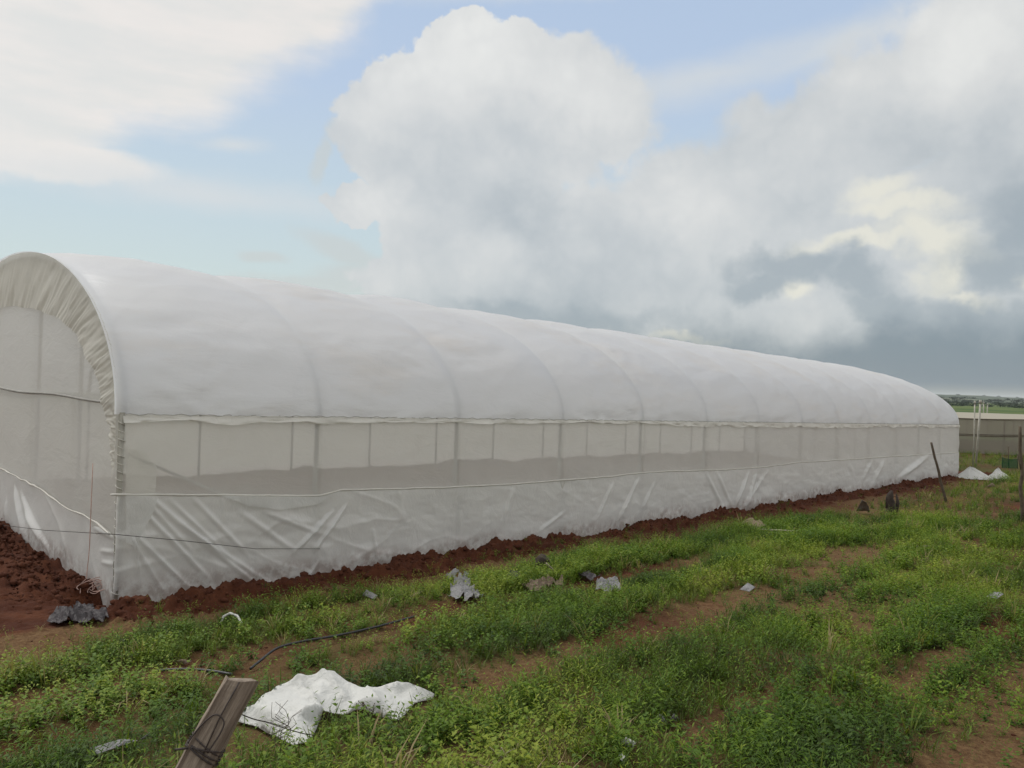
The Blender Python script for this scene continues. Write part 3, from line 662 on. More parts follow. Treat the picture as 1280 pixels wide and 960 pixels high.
# ------------------------------------------------------------------ crumpled sheets and scraps
AVOID = []; CLEAR = []
def scrap(name, outline, ridges, mat, label, cat, step=.05, wr=.02, wf=7, lift=.025, sub=1, group=None, avoid=True):
    """outline: (px, py, height) corners on the ground; ridges: (px, py, height) humps; thickness given below"""
    if sub == 0:                                             # torn edge
        jo = []
        rj = random.Random(int(outline[0][0]))
        for i, (x, y, h) in enumerate(outline):
            x2, y2, h2 = outline[(i + 1) % len(outline)]; L = math.hypot(x2 - x, y2 - y)
            jo.append((x, y, h)); jo.append((x + (x2 - x) * .35 + rj.uniform(-.26, .26) * L, y + (y2 - y) * .35 + rj.uniform(-.20, .20) * L, (h * .65 + h2 * .35) * rj.uniform(.3, 1)))
            jo.append((x + (x2 - x) * .7 + rj.uniform(-.26, .26) * L, y + (y2 - y) * .7 + rj.uniform(-.20, .20) * L, (h * .3 + h2 * .7) * rj.uniform(.3, 1)))
        outline = [(x, y, h * .35) for x, y, h in jo]; ridges = [(x, y, h * .4) for x, y, h in ridges]; wr = wr * 1.7; wf = wf * 1.7; step = .022
    P3 = [W(x, y, h) for x, y, h in outline]; R3 = [W(x, y, h) for x, y, h in ridges]
    ctrl = [(p[0], p[1], h[2]) for p, h in zip(P3 + R3, list(outline) + list(ridges))]
    v2, fc = poly_mesh([(p[0], p[1]) for p in P3], step)
    # linear interpolation of heights over the controls' triangulation
    cp = [Vector((c[0], c[1])) for c in ctrl]
    vv, _, tf, *_r = delaunay_2d_cdt(cp, [(i, (i + 1) % len(P3)) for i in range(len(P3))], [], 1, 1e-6)
    orig = _r[0]; hh = []
    for i, o_ in enumerate(orig): hh.append(ctrl[o_[0]][2] if o_ else 0)
    h = np.zeros(len(v2))
    for i, (x, y) in enumerate(v2):
        best = None
        for f in tf:
            a, b, c = [vv[k] for k in f[:3]]; det = (b.y - c.y) * (a.x - c.x) + (c.x - b.x) * (a.y - c.y)
            if abs(det) < 1e-12: continue
            l0 = ((b.y - c.y) * (x - c.x) + (c.x - b.x) * (y - c.y)) / det; l1 = ((c.y - a.y) * (x - c.x) + (a.x - c.x) * (y - c.y)) / det; l2 = 1 - l0 - l1
            m = min(l0, l1, l2)
            if best is None or m > best[0]: best = (m, l0 * hh[f[0]] + l1 * hh[f[1]] + l2 * hh[f[2]])
            if m >= -1e-6: break
        h[i] = best[1] if best else 0
    u, v = to_uv(np.column_stack([v2, np.zeros(len(v2))]))
    crk = 1.6 * wr * (1 - np.abs(fbm(v2[:, 0] * wf * .8 + .6 * v2[:, 1] * wf, v2[:, 1] * wf * .45, 1))).clip(0) ** 3 + .8 * wr * (1 - np.abs(fbm(v2[:, 0] * wf * .5 - 7, v2[:, 1] * wf * 1.2 + .4 * v2[:, 0] * wf, 1))).clip(0) ** 4 + .3 * wr * np.abs(fbm(v2[:, 0] * wf * 3 + 5, v2[:, 1] * wf * 3, 2))
    crk = crk * (np.clip(.15 + h / .08, 0, 1) if sub else 1.0)
    z = ground_h(u, v, False) + np.maximum(h, 0) + crk + lift
    o = mesh_obj(name, np.column_stack([v2, z]), fc, mat)
    so_ = o.modifiers.new('thickness', 'SOLIDIFY'); so_.thickness = .0015
    if sub == 0: o.data.polygons.foreach_set('use_smooth', np.zeros(len(o.data.polygons), bool))
    if avoid: AVOID.append(np.array([(p[0], p[1]) for p in P3]))
    return tag(o, label, cat, group)
scrap('plastic_sheet', [(296, 907, 0), (299, 893, .03), (318, 888, .06), (332, 874, .10), (352, 862, .12), (385, 851, .16), (402, 846, .18), (418, 845, .18), (436, 858, .12), (456, 869, .09),
                        (476, 864, .08), (496, 858, .10), (518, 863, .06), (543, 873, .02), (541, 878, 0), (518, 884, 0), (498, 905, 0), (472, 901, .0), (455, 893, .03), (430, 899, .02), (404, 897, .04), (398, 912, .02), (388, 932, 0), (366, 937, 0), (345, 927, 0), (322, 915, 0)],
      [(372, 880, .10), (410, 866, .19), (350, 890, .07), (395, 886, .13), (385, 872, .09), (440, 882, .06), (495, 874, .04), (400, 876, .10), (470, 885, .06), (455, 878, .09), (415, 882, .12), (330, 898, .07), (370, 905, .08)],
      M['sheet'], 'crumpled white plastic sheet lying on the weeds beside the wooden post', 'plastic sheet', step=.016, wr=.022, wf=6, lift=.02)
def heap(px, py, wx, wy, hh, peak, label, seed):
    n1, n2 = 26, 64; p = W(px, py); P_ = []
    for i in range(n1):
        t = i / (n1 - 1)
        for j in range(n2):
            a = 2 * math.pi * j / n2
            e = 1 + .22 * float(fbm(math.cos(a) * 1.6 + seed, math.sin(a) * 1.6, 3))
            fold = (1 - abs(float(fbm(math.cos(a) * 3 + seed, math.sin(a) * 3 + t * .6, 2)))) ** 3
            z = hh * ((1 - t) ** (1.2 if peak else .8)) * (.85 + .3 * fold) + .02 * (1 - t)
            P_.append(p + np.array([wx * t * e * math.cos(a) - .15 * wx * (1 - t), wy * t * e * math.sin(a), z + .01]))
    f = []
    for i in range(n1 - 1):
        for j in range(n2): f.append((i * n2 + j, i * n2 + (j + 1) % n2, (i + 1) * n2 + (j + 1) % n2, (i + 1) * n2 + j)[::-1])
    AVOID.append(np.array([(p[0] + wx * math.cos(a), p[1] + wy * math.sin(a)) for a in np.linspace(0, 6, 10)]))
    tag(mesh_obj('plastic_sheet', P_, f, M['sheet']), label, 'plastic sheet')
heap(1216, 598, .62, .5, .36, False, 'heap of white sheeting touching the far corner of the greenhouse', 3)
heap(1249, 598, .42, .35, .34, True, 'small peaked white sheeting heap farther right of the corner heap', 8)
scrap('plastic_scrap', [(558, 752, 0), (564, 742, .04), (573, 729, .07), (580, 725, .11), (586, 726, .09), (587, 738, .05), (604, 753, .0), (590, 758, 0), (572, 755, 0)], [(575, 741, .03), (584, 741, .08), (588, 750, .02)],
      M['greyfilm'], 'grey plastic scrap standing like a small tent in the weeds', 'plastic scrap', step=.035, wr=.03, wf=7, sub=0)
scrap('plastic_scrap', [(556, 724, .05), (566, 719, .10), (574, 722, .08), (562, 729, 0)], [(566, 723, .09)], M['greyfilm'], 'small grey plastic flap just behind the tent-like grey scrap', 'plastic scrap', step=.03, wr=.02, wf=7, sub=0)
scrap('plastic_scrap', [(652, 741, 0), (662, 733, .06), (680, 731, .09), (704, 729, .06), (704, 736, 0), (682, 742, 0), (664, 747, 0)], [(675, 736, .08), (692, 733, .06)],
      M['tanfilm'], 'muddy tan plastic scrap lying flat, middle of the litter row', 'plastic scrap', step=.03, wr=.025, wf=8, sub=0)
scrap('plastic_scrap', [(744, 744, 0), (750, 734, .08), (764, 730, .10), (776, 737, .06), (773, 745, 0), (758, 748, 0)], [(760, 738, .1)],
      M['greyfilm'], 'crumpled grey plastic scrap, rightmost of the litter row', 'plastic scrap', step=.03, wr=.025, wf=9, sub=0)
scrap('plastic_scrap', [(632, 727, 0), (638, 716, .08), (650, 718, .08), (652, 729, 0)], [], M['blackfilm'], 'dark crumpled plastic between grey tent scrap and tan scrap', 'plastic scrap', step=.04, wr=.02, wf=8)
scrap('plastic_scrap', [(722, 728, 0), (736, 722, .06), (752, 727, .04), (740, 731, 0)], [], M['blackfilm'], 'dark torn plastic strip above the rightmost grey scrap', 'plastic scrap', step=.03, wr=.025, wf=8, sub=0)
scrap('plastic_scrap', [(452, 748, 0), (458, 741, .05), (472, 748, .02), (468, 753, 0)], [], M['greyfilm'], 'small pale scrap on the soil bank below the skirt', 'plastic scrap', step=.03, wr=.015)
scrap('plastic_sheet', [(58, 781, 0), (72, 772, .05), (92, 766, .10), (118, 770, .08), (136, 777, .03), (120, 783, 0), (80, 786, 0)], [(95, 774, .08), (115, 777, .05)],
      M['blackfilm'], 'dark crumpled plastic film half buried near the rope coil', 'plastic film', step=.03, wr=.022, wf=7, sub=0)
scrap('plastic_scrap', [(112, 961, 0), (150, 949, .02), (186, 942, .03), (190, 946, 0), (150, 957, 0), (120, 968, 0)], [], M['greyfilm'], 'pale plastic strip in the weeds at the lower left', 'plastic scrap', step=.03, wr=.012, lift=.10)
scrap('plastic_scrap', [(925, 659, 0), (940, 653, .10), (958, 661, .05), (945, 665, 0)], [], M['tanfilm'], 'light dusty plastic scrap by the soil bank beyond the middle', 'plastic scrap', step=.05, wr=.02, lift=.06)
scrap('plastic_scrap', [(1070, 642, 0), (1077, 631, .22), (1083, 636, .16), (1087, 642, 0)], [], M['greyfilm'], 'small upright pale scrap left of the dark stump', 'plastic scrap', step=.07, wr=.04, lift=.05)
scrap('plastic_scrap', [(774, 938, 0), (782, 933, .04), (795, 941, .04), (790, 948, 0)], [(784, 940, .05)], M['sheet'], 'white scrap lying alone on bare soil near the bottom edge', 'plastic scrap', step=.02, wr=.01, lift=.04)
scrap('plastic_scrap', [(772, 956, 0), (776, 952, .02), (781, 958, .02), (777, 963, 0)], [], M['sheet'], 'tiny white scrap just below the lone white scrap', 'plastic scrap', step=.02, wr=.01, lift=.04)
scrap('plastic_scrap', [(815, 906, 0), (826, 900, .04), (842, 903, .05), (850, 908, 0), (832, 911, 0)], [], M['greyfilm'], 'grey scrap on the bare furrow in the lower right half', 'plastic scrap', step=.03, wr=.03, lift=.03)
scrap('plastic_scrap', [(1232, 757, 0), (1242, 752, .04), (1254, 756, .03), (1246, 760, 0)], [], M['greyfilm'], 'flat pale scrap in the weeds near the right edge', 'plastic scrap', step=.04, wr=.02, lift=.08)
scrap('plastic_scrap', [(924, 745, 0), (934, 741, .04), (944, 744, .03), (936, 748, 0)], [], M['greyfilm'], 'small grey scrap on the furrow in the middle of the plot', 'plastic scrap', step=.04, wr=.03, lift=.06)
scrap('plastic_scrap', [(1232, 611, 0), (1240, 606, .12), (1246, 611, 0)], [(1240, 609, .08)], M['tanfilm'], 'pale scrap in the grass below the two white heaps', 'plastic scrap', step=.05, wr=.02, lift=.05)
scrap('plastic_scrap', [(218, 831, .0), (228, 828, .03), (240, 831, .02), (232, 834, 0)], [], M['tanfilm'], 'brown scrap on the bare furrow beside the black hose', 'plastic scrap', step=.03, wr=.02, lift=.02)

def stick(name, a, b, r0, r1, mat, label, cat, bend=.01, n=9, group=None, extra=None):
    a = np.array(a, float); b = np.array(b, float); L = np.linalg.norm(b - a); pts = []; rs = []
    for i, t in enumerate(np.linspace(0, 1, n)):
        w = math.sin(t * math.pi) * bend * L; pts.append(a + (b - a) * t + np.array([w * math.sin(i * 1.7), w * math.cos(i * 2.3) * .5, w * .4])); rs.append(r0 + (r1 - r0) * t + .04 * r0 * math.sin(i * 2.1))
    mb = MB().add(tube(pts, rs, 9))
    if extra: extra(mb, pts)
    return tag(mb.build(name, mat, origin=a), label, cat, group)
def at_depth(px, py, D): return np.array([0, 0, CAMZ]) + pray(px, py) * D
# white strip lying in a bow on the bank
q = [W(275, 786) + [0, 0, .03], W(279, 783) + [0, 0, .09], W(287, 783) + [0, 0, .12], W(296, 785) + [0, 0, .11], W(301, 788) + [0, 0, .07], W(303, 793) + [0, 0, .03]]
tag(MB().add(tube(q, .011, 7)).build('plastic_strip', M['sheet']), 'short white strip bent in a bow on the soil bank', 'plastic strip')
# black hoses
def hose(pxs, label, r=.010):
    pts = []
    for x, y, h in pxs: pts.append(W(x, y, h))
    cv = []
    for i in range(len(pts) - 1):
        for t in np.linspace(0, 1, 7)[:-1]: cv.append(pts[i] * (1 - t) + pts[i + 1] * t)
    cv.append(pts[-1]); cv = np.array(cv)
    for _ in range(6): cv[1:-1] = (cv[:-2] + 2 * cv[1:-1] + cv[2:]) / 4
    CLEAR.extend([(p[0], p[1]) for p in cv[::3]])
    return tag(MB().add(tube(cv, r, 8)).build('drip_hose', M['hose']), label, 'hose')
hose([(198, 838, .05), (230, 836, .06), (262, 838, .07), (290, 843, .05)], 'short black hose on the furrow behind the wooden post')
hose([(313, 836, .03), (330, 822, .06), (346, 809, .06), (380, 801, .07), (420, 795, .06), (470, 784, .05), (520, 770, .04)], 'long black drip hose running along the furrow below the soil bank')
# sticks on the ground and in the bank
stick('stick', W(700, 722, .02), W(683, 704, .22), .014, .010, M['drystick'], 'pale stick leaning on the small dark lump', 'stick', .02)
stick('stick', W(580, 724, .05), W(607, 711, .12), .010, .006, M['drystick'], 'thin pale stick above the grey tent scrap', 'stick', .04)
stick('stick', W(945, 662, .05), W(1040, 668, .08), .016, .010, M['drystick'], 'long pale stick beside the dusty scrap', 'stick', .03)
stick('stick', W(1138, 684, .05), W(1162, 683, .10), .016, .012, M['drystick'], 'short pale stick in mid field', 'stick', .05)
stick('stick', W(1215, 765, .02), W(1236, 753, .08), .010, .006, M['stick'], 'dark stick lying by the flat pale scrap near the right edge', 'stick', .05)
def lump(name, px, py, s, mat, label, cat, sq=(1, .8, .9)):
    v, f = ico(3); p = W(px, py)
    r = 1 + .22 * fbm(v[:, 0] * 2.3 + px, v[:, 1] * 2.3 + v[:, 2] * 2, 3); v = v * r[:, None] * s * np.array(sq) + p + np.array([0, 0, s * sq[2] * .7])
    return tag(mesh_obj(name, v, f, mat), label, cat)
lump('wood_lump', 678, 716, .10, M['darkwood'], 'small dark rotten wood lump behind the litter row', 'wood', (.9, .8, 1.3))
# upright sticks, stump
stick('fence_stick', at_depth(1183, 630, 18.9), at_depth(1164, 553, 18.9), .035, .026, M['stick'], 'dark leaning stick planted in front of the far greenhouse wall', 'fence stick', .006)
a = at_depth(1278, 655, 14.3)
stick('fence_stick', a, at_depth(1275, 533, 14.3), .036, .026, M['stick'], 'tall dark branched stick at the right edge of the plot', 'fence stick', .012,
      extra=lambda mb, pts: mb.add(tube([at_depth(1277, 590, 14.3), at_depth(1272, 568, 14.25)], [.014, .009], 6)))
b = at_depth(1113, 641, 16.2); t_ = at_depth(1114, 613, 16.2)
pts = [b * (1 - t) + t_ * t + np.array([.02 * math.sin(t * 7), 0, 0]) for t in np.linspace(0, 1, 9)]
mb = MB().add(tube(pts, [.12, .10, .105, .085, .09, .07, .075, .05, .02], 7)).add(tube([b + [.10, 0, 0], b + [.15, 0, .22], b + [.11, 0, .40]], [.05, .04, .012], 6)).add(tube([b + [-.08, 0, .1], b + [-.10, 0, .34]], [.035, .01], 5))
tag(mb.build('tree_stump', M['darkwood']), 'short dark stump standing in the grass by the soil bank', 'stump')

# ------------------------------------------------------------------ foreground fence post with its wire
D = 2.55
top = at_depth(303, 850, D); bot0 = at_depth(243, 960, D - .1); ax = (bot0 - top) / np.linalg.norm(bot0 - top); bot = top + ax * 1.0
fp = empty('fence_post', tuple(bot), 'leaning weathered wooden post wrapped in rusty wire, close in front', 'fence post')
ax = (top - bot) / np.linalg.norm(top - bot); sx = np.cross(ax, [0, 1, 0]); sx /= np.linalg.norm(sx); sy = np.cross(ax, sx)
Lp = np.linalg.norm(top - bot); V_, F_ = [], []
prof = [(-.052, -.034), (-.018, -.041), (.014, -.036), (.050, -.030), (.054, .01), (.040, .036), (-.01, .042), (-.048, .030)]
ring = len(prof); NR = 60
for i in range(NR + 1):
    t = i / NR
    for k, (x, y) in enumerate(prof):
        j = .0028 * float(fbm(k * 3.1 + .5, t * 9.0, 3)) * 1.5
        sc = 1 + .05 * math.sin(t * 3); tt = t * Lp
        if i >= NR - 1: tt += (.006 * math.sin(k * 2.0) - .010 * (x / .05)) * (i - NR + 1.3)
        V_.append((x * sc + j, y * sc + j * .7, tt))
for i in range(NR):
    for k in range(ring): F_.append((i * ring + k, i * ring + (k + 1) % ring, (i + 1) * ring + (k + 1) % ring, (i + 1) * ring + k))
F_.append(tuple(range(NR * ring, NR * ring + ring)))
pb = mesh_obj('post_body', V_, F_, M['wood'], None, smooth=False, origin=(0, 0, 0)); pb.parent = fp; pb.location = (0, 0, 0)
pb.rotation_euler = Matrix((sx, sy, ax)).transposed().to_euler()
def on_post(px, py, off=.0):
    d = pray(px, py); o = np.array([0, 0, CAMZ]); n_ = sy; t = ((top - sy * (.046 + off) - o) @ n_) / (d @ n_) if False else 0
    best = D - .05; return o + d * (best - off)
yv = -sy if (-sy)[1] < 0 else sy                                # side facing the camera
def wrap(t0, tilt, r=.0042, turns=1.0, ph=0.0):
    pts = []
    for a in np.linspace(0, 2 * math.pi * turns, int(26 * turns)):
        x = .060 * math.cos(a + ph); y = .050 * math.sin(a + ph)
        pts.append(bot + ax * (t0 + tilt * math.cos(a + ph) + .012 * a / 6.28) + sx * x + sy * y)
    return tube(pts, r, 6)
h0 = Lp - .235
def smooth_pts(pts, k=8):
    cv = []
    for i in range(len(pts) - 1):
        for t in np.linspace(0, 1, k)[:-1]: cv.append(np.array(pts[i]) * (1 - t) + np.array(pts[i + 1]) * t)
    cv.append(np.array(pts[-1])); cv = np.array(cv)
    for _ in range(8): cv[1:-1] = (cv[:-2] + 2 * cv[1:-1] + cv[2:]) / 4
    return cv
mb = MB().add(wrap(h0, .010, .003)).add(wrap(h0 + .008, -.012, .003)).add(wrap(h0 - .010, .014, .003)).add(wrap(h0 + .02, .016, .0026))
f0 = bot + ax * (h0 + .01) + yv * .047
loop = [f0 + sx * (-.02), bot + ax * (h0 + .11) + yv * .048 - sx * .030, bot + ax * (h0 + .125) + yv * .05 + sx * .02, bot + ax * (h0 + .06) + yv * .046 + sx * .045, f0 + sx * .05]
mb.add(tube(smooth_pts(loop), .0026, 6)); mb.add(tube([bot + ax * (Lp - .005) + yv * .043, bot + ax * (h0 + .12) + yv * .047, bot + ax * h0 + yv * .05 - sx * .01], .0024, 6))
mb.add(tube([bot + ax * (h0 - .0) + yv * .05 + sx * .04, bot + ax * (h0 - .02) + yv * .055 + sx * .075], .004, 6))
mb.build('wire_wrap', M['wire'], fp)
w0 = bot + ax * (h0 + .14) + sx * .05
tag(MB().add(tube(smooth_pts([w0, at_depth(315, 899, D + .1), at_depth(332, 902, D + .25), at_depth(352, 909, D + .45), at_depth(378, 917, D + .8), at_depth(392, 919, D + 1.1)]), .0022, 6)).build('fence_wire', M['wire']),
    'loose rusty wire end reaching from the wooden post over the white sheet', 'wire')

# ------------------------------------------------------------------ net house and poles beyond the greenhouse
def box_pts(u0, u1): pass
NH = []
cA = at_depth(1130, 562, 46.0); cB = at_depth(1300, 568, 46.0); cA[2] = cB[2] = -.85
dirx = (cB - cA); dirx[2] = 0; dirx /= np.linalg.norm(dirx); diry = np.array([-dirx[1], dirx[0], 0])
A0 = cA - dirx * 2; W_ = 34.0; Dp = 21.0; Hn = 2.12
nh = empty('net_house', tuple(A0), 'low flat brown shade net house behind the far greenhouse corner', 'net house')
def nhp(x, y, z): return A0 + dirx * x + diry * y + np.array([0, 0, z])
gx = np.linspace(0, W_, 90); gz = np.linspace(0, 1, 8); GX, GZ_ = np.meshgrid(gx, gz, indexing='ij')
def wall(y, flip=False):
    P_ = np.array([[nhp(x, y + .05 * math.sin(x * 1.9) * math.sin(math.pi * k), Hn * k - .04 * abs(math.sin(x * math.pi / 4)) * k) for k in gz] for x in gx]); return mesh_obj('net_wall', P_.reshape(-1, 3), grid_faces(90, 8), M['shade'], nh)
wall(0); wall(Dp)
gy = np.linspace(0, Dp, 60); P_ = np.array([[nhp(x, y, Hn - .10 * abs(math.sin(x * math.pi / 4)) * abs(math.sin(y * math.pi / 5.25)) ) for y in gy] for x in gx])
mesh_obj('net_roof', P_.reshape(-1, 3), grid_faces(90, 60), M['shaderoof'], nh)
for xx in (0, W_):
    P_ = np.array([[nhp(xx, y, Hn * k) for k in gz] for y in gy]); mesh_obj('net_wall', P_.reshape(-1, 3), grid_faces(60, 8), M['shade'], nh)
for zz in (Hn * .52, Hn * .56, Hn - .01): MB().add(tube([nhp(x, -.05 + .0 * x, zz + .03 * math.sin(x * .8)) for x in gx], .022 if zz < 2 else .03, 6)).build('wire_rail', M['stick'], nh)
for y in (0, 5.25, 10.5, 15.75, 21):
    for x in np.arange(0, W_ + .1, 4.0):
        MB().add(tube([nhp(x, y + .06, 0), nhp(x, y + .06, Hn)], .04, 6)).build('post', M['stick'], nh)
def pole(px0, py0, px1, py1, D, r, label, crossbar=False, mat='palepole'):
    a, b = at_depth(px0, py0, D), at_depth(px1, py1, D); root = empty('pole', tuple(a), label, 'pole')
    MB().add(tube([a, (a + b) / 2 + [.01, 0, 0], b], r, 8)).build('shaft', M[mat], root)
    MB().add(tube([b - [0, 0, .01], b + [0, 0, .14]], [r * 1.5, r * 1.3], 8)).build('cap', M['palepole'], root)
    if crossbar: MB().add(tube([a + [0, 0, .5], a + [.8, 0, .5]], .03, 6)).build('crossbar', M['stick'], root)
pole(1216, 588, 1218.5, 505, 33.5, .028, 'slender pale pole, leftmost of the four beyond the greenhouse')
pole(1219, 590, 1225.5, 504, 34.5, .045, 'thick white pole leaning right, second from the left')
pole(1229, 534, 1229.5, 504, 69.5, .05, 'grey pole behind the net house, third from the left', True)
pole(1233, 534, 1234.5, 506, 70.5, .05, 'grey pole behind the net house, rightmost of the four')
# green net panel
gn = empty('green_net_fence', tuple(at_depth(1253, 585, 34)), 'low green net panel staked in the grass near the right edge', 'net fence')
a, b = at_depth(1252, 586, 34), at_depth(1272, 588, 34); P_ = []
for t in np.linspace(0, 1, 16):
    for k in np.linspace(0, 1, 6): p = a * (1 - t) + b * t; P_.append(p + np.array([0, .06 * math.sin(t * 9) * k, .52 * k - .05 * math.sin(t * math.pi) * k]))
mesh_obj('net', P_, grid_faces(16, 6), M['greennet'], gn)
MB().add(tube([at_depth(1261, 586, 34.1), at_depth(1260.5, 558, 34.1)], .025, 6)).build('stake', M['stick'], gn)
MB().add(tube([at_depth(1253, 586, 34.1), at_depth(1253, 569, 34.1)], .02, 6)).build('stake', M['stick'], gn)
MB().add(tube([at_depth(1272, 588, 34.1), at_depth(1272, 570, 34.1)], .02, 6)).build('stake', M['stick'], gn)

# ------------------------------------------------------------------ far hills and trees
def hills():
    az_ = np.linspace(math.radians(-75), math.radians(75), 420); rr = np.array([1300, 1500, 1750, 2050, 2400, 2800, 3300, 3800, 4600]); ho = np.array([-3, 1.2, 3.0, 5.5, 8.5, 12.5, 17, 19, 14.0])
    AZ, RI = np.meshgrid(az_, np.arange(len(rr)), indexing='ij'); R_ = rr[RI]; H = ho[RI] + (.25 * ho[RI].clip(1)) * fbm(AZ * 9 + RI * .7, RI * 1.1, 3) + 1.2 * fbm(AZ * 60, RI * 1.0, 2) - 4.0 * (AZ - .5) * (RI > 4)
    P_ = np.stack([np.sin(AZ) * R_, np.cos(AZ) * R_, H], -1)
    m, N, out = new_mat('hill_land'); P = N.n('ShaderNodeBsdfPrincipled'); g = N.n('ShaderNodeTexCoord').outputs['Object']
    c = N.ramp(N.noise(N.vm('MULTIPLY', g, (1, .6, 4)), .006, 5, .6), [(.35, (.02, .04, .022)), (.5, (.045, .07, .035)), (.6, (.10, .12, .07)), (.75, (.16, .14, .10))])
    N.put(P.inputs['Base Color'], c); P.inputs['Roughness'].default_value = 1; N.put(out.inputs[0], P.outputs[0])
    o = mesh_obj('hills', P_.reshape(-1, 3), grid_faces(len(az_), len(rr)), m, origin=(0, 0, 0)); tag(o, 'low distant hills on the horizon', None, kind='structure')
hills()
def leaf_cloud(center, rx, rz, n, s, seed):
    r = np.random.default_rng(seed); p = r.normal(0, 1, (n, 3)); p /= np.linalg.norm(p, axis=1)[:, None]; p *= (r.random(n) ** .45)[:, None]
    k = 1 + .35 * fbm(p[:, 0] * 2.5 + seed, p[:, 1] * 2.5 + p[:, 2] * 2, 2); p = p * k[:, None] * np.array([rx, rx, rz]) + center
    a = r.normal(0, 1, (n, 3)); a /= np.linalg.norm(a, axis=1)[:, None]; b = np.cross(a, r.normal(0, 1, (n, 3))); b /= np.linalg.norm(b, axis=1)[:, None]
    V_ = np.stack([p - a * s, p + b * s * .6, p + a * s, p - b * s * .6], 1).reshape(-1, 3); return V_, np.arange(n * 4).reshape(n, 4)
def far_tree(px, D, h, label, seed, zb=None):
    d = pray(px, 495) ; base = np.array([d[0] * D, D, zb]); root = empty('far_tree', tuple(base), label, 'tree', None)
    MB().add(tube([base - [0, 0, 1], base + [0, 0, h * .55]], [h * .05, h * .03], 6)).build('trunk', M['bark'], root)
    v, f = leaf_cloud(base + np.array([0, 0, h * .65]), h * .55, h * .36, 260, h * .09, seed); mesh_obj('crown', v, f, M['leaf_dark'], root, smooth=False)
far_tree(1162, 2900, 17, 'round tree on the skyline directly behind the far roof end', 1, 10)
far_tree(1197.5, 2800, 13, 'broad tree on the skyline just right of the greenhouse', 2, 10.0)
far_tree(1229.5, 2800, 13, 'small lone tree on the skyline above the pale poles', 3, 8.5)
far_tree(1248, 2800, 14, 'wide tree on the skyline between the poles and the right edge', 4, 7)
far_tree(1272, 2800, 13, 'low tree on the skyline nearest the right edge', 5, 6)
# dark woods at the foot of the hills: one mass
vs_, fs_, off = [], [], 0; r = np.random.default_rng(5)
for i in range(520):
    a = r.uniform(math.radians(20), math.radians(42)) if i < 360 else r.uniform(math.radians(-45), math.radians(45)); R_ = r.choice([620, 900, 1250, 1500, 1900]) * r.uniform(.93, 1.07)
    h = r.uniform(2.6, 4.2) * (R_ / 1250) ** .8; zb = np.interp(R_, [1200, 1300, 1500, 2050], [-1.9, -1.9, .5, 5])
    v, f = leaf_cloud(np.array([math.sin(a) * R_, math.cos(a) * R_, zb + h * .45]), h * 1.5, h * .5, 90, h * .22, i); vs_.append(v); fs_.append(f + off); off += len(v)
tag(mesh_obj('far_woods', np.concatenate(vs_), np.concatenate(fs_), M['leaf_dark'], smooth=False, origin=(0, 0, 0)), 'dark hedges and woods in front of the distant hills', 'woods', kind='stuff')

# ------------------------------------------------------------------ weeds and grass
def weed_template(kind, seed):
    r = np.random.default_rng(seed); V_, F_, T_ = [], [], []
    def leaf(base, d, L, w, droop=.2, fold=.25, tint=0.0):
        d = d / np.linalg.norm(d); s = np.cross(d, [0, 0, 1.0]); s /= (np.linalg.norm(s) + 1e-9); n_ = np.cross(s, d)
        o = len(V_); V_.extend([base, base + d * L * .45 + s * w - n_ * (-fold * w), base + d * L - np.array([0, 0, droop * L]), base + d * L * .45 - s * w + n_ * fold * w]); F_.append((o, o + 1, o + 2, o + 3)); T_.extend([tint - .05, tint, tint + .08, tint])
    if kind == 'broad':
        H = r.uniform(.06, .15); ns = r.integers(1, 4)
        for s in range(ns):
            lean = r.normal(0, .35, 2); n_ = r.integers(5, 8)
            for i in range(n_):
                t = (i + .6) / n_; p = np.array([lean[0] * H * t, lean[1] * H * t, H * t]); a = r.uniform(0, 6.28)
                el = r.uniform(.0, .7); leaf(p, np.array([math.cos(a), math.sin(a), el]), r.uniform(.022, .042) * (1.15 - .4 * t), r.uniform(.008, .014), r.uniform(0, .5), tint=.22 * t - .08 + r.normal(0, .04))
    elif kind == 'fine':
        H = r.uniform(.08, .19)
        for s in range(r.integers(3, 5)):
            lean = r.normal(0, .45, 2)
            for i in range(9):
                t = (i + .5) / 9; p = np.array([lean[0] * H * t, lean[1] * H * t, H * t]); a = r.uniform(0, 6.28)
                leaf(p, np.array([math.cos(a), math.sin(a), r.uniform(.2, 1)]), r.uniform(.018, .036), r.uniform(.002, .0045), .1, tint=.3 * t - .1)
    else:
        for i in range(11):
            a = r.uniform(0, 6.28); d = np.array([math.cos(a), math.sin(a), r.uniform(.8, 3)]); L = r.uniform(.08, .21); base = np.array([r.normal(0, .012), r.normal(0, .012), 0])
            leaf(base, d, L, r.uniform(.0016, .0032), r.uniform(.1, .45), tint=r.normal(0, .08))
    return np.array(V_), np.array(F_), np.array(T_)
def in_poly(x, y, poly):
    c = np.zeros(len(x), bool); n_ = len(poly)
    for i in range(n_):
        x0, y0 = poly[i]; x1, y1 = poly[(i + 1) % n_]
        if y0 == y1: continue
        c ^= ((y0 > y) != (y1 > y)) & (x < (x1 - x0) * (y - y0) / (y1 - y0) + x0)
    return c
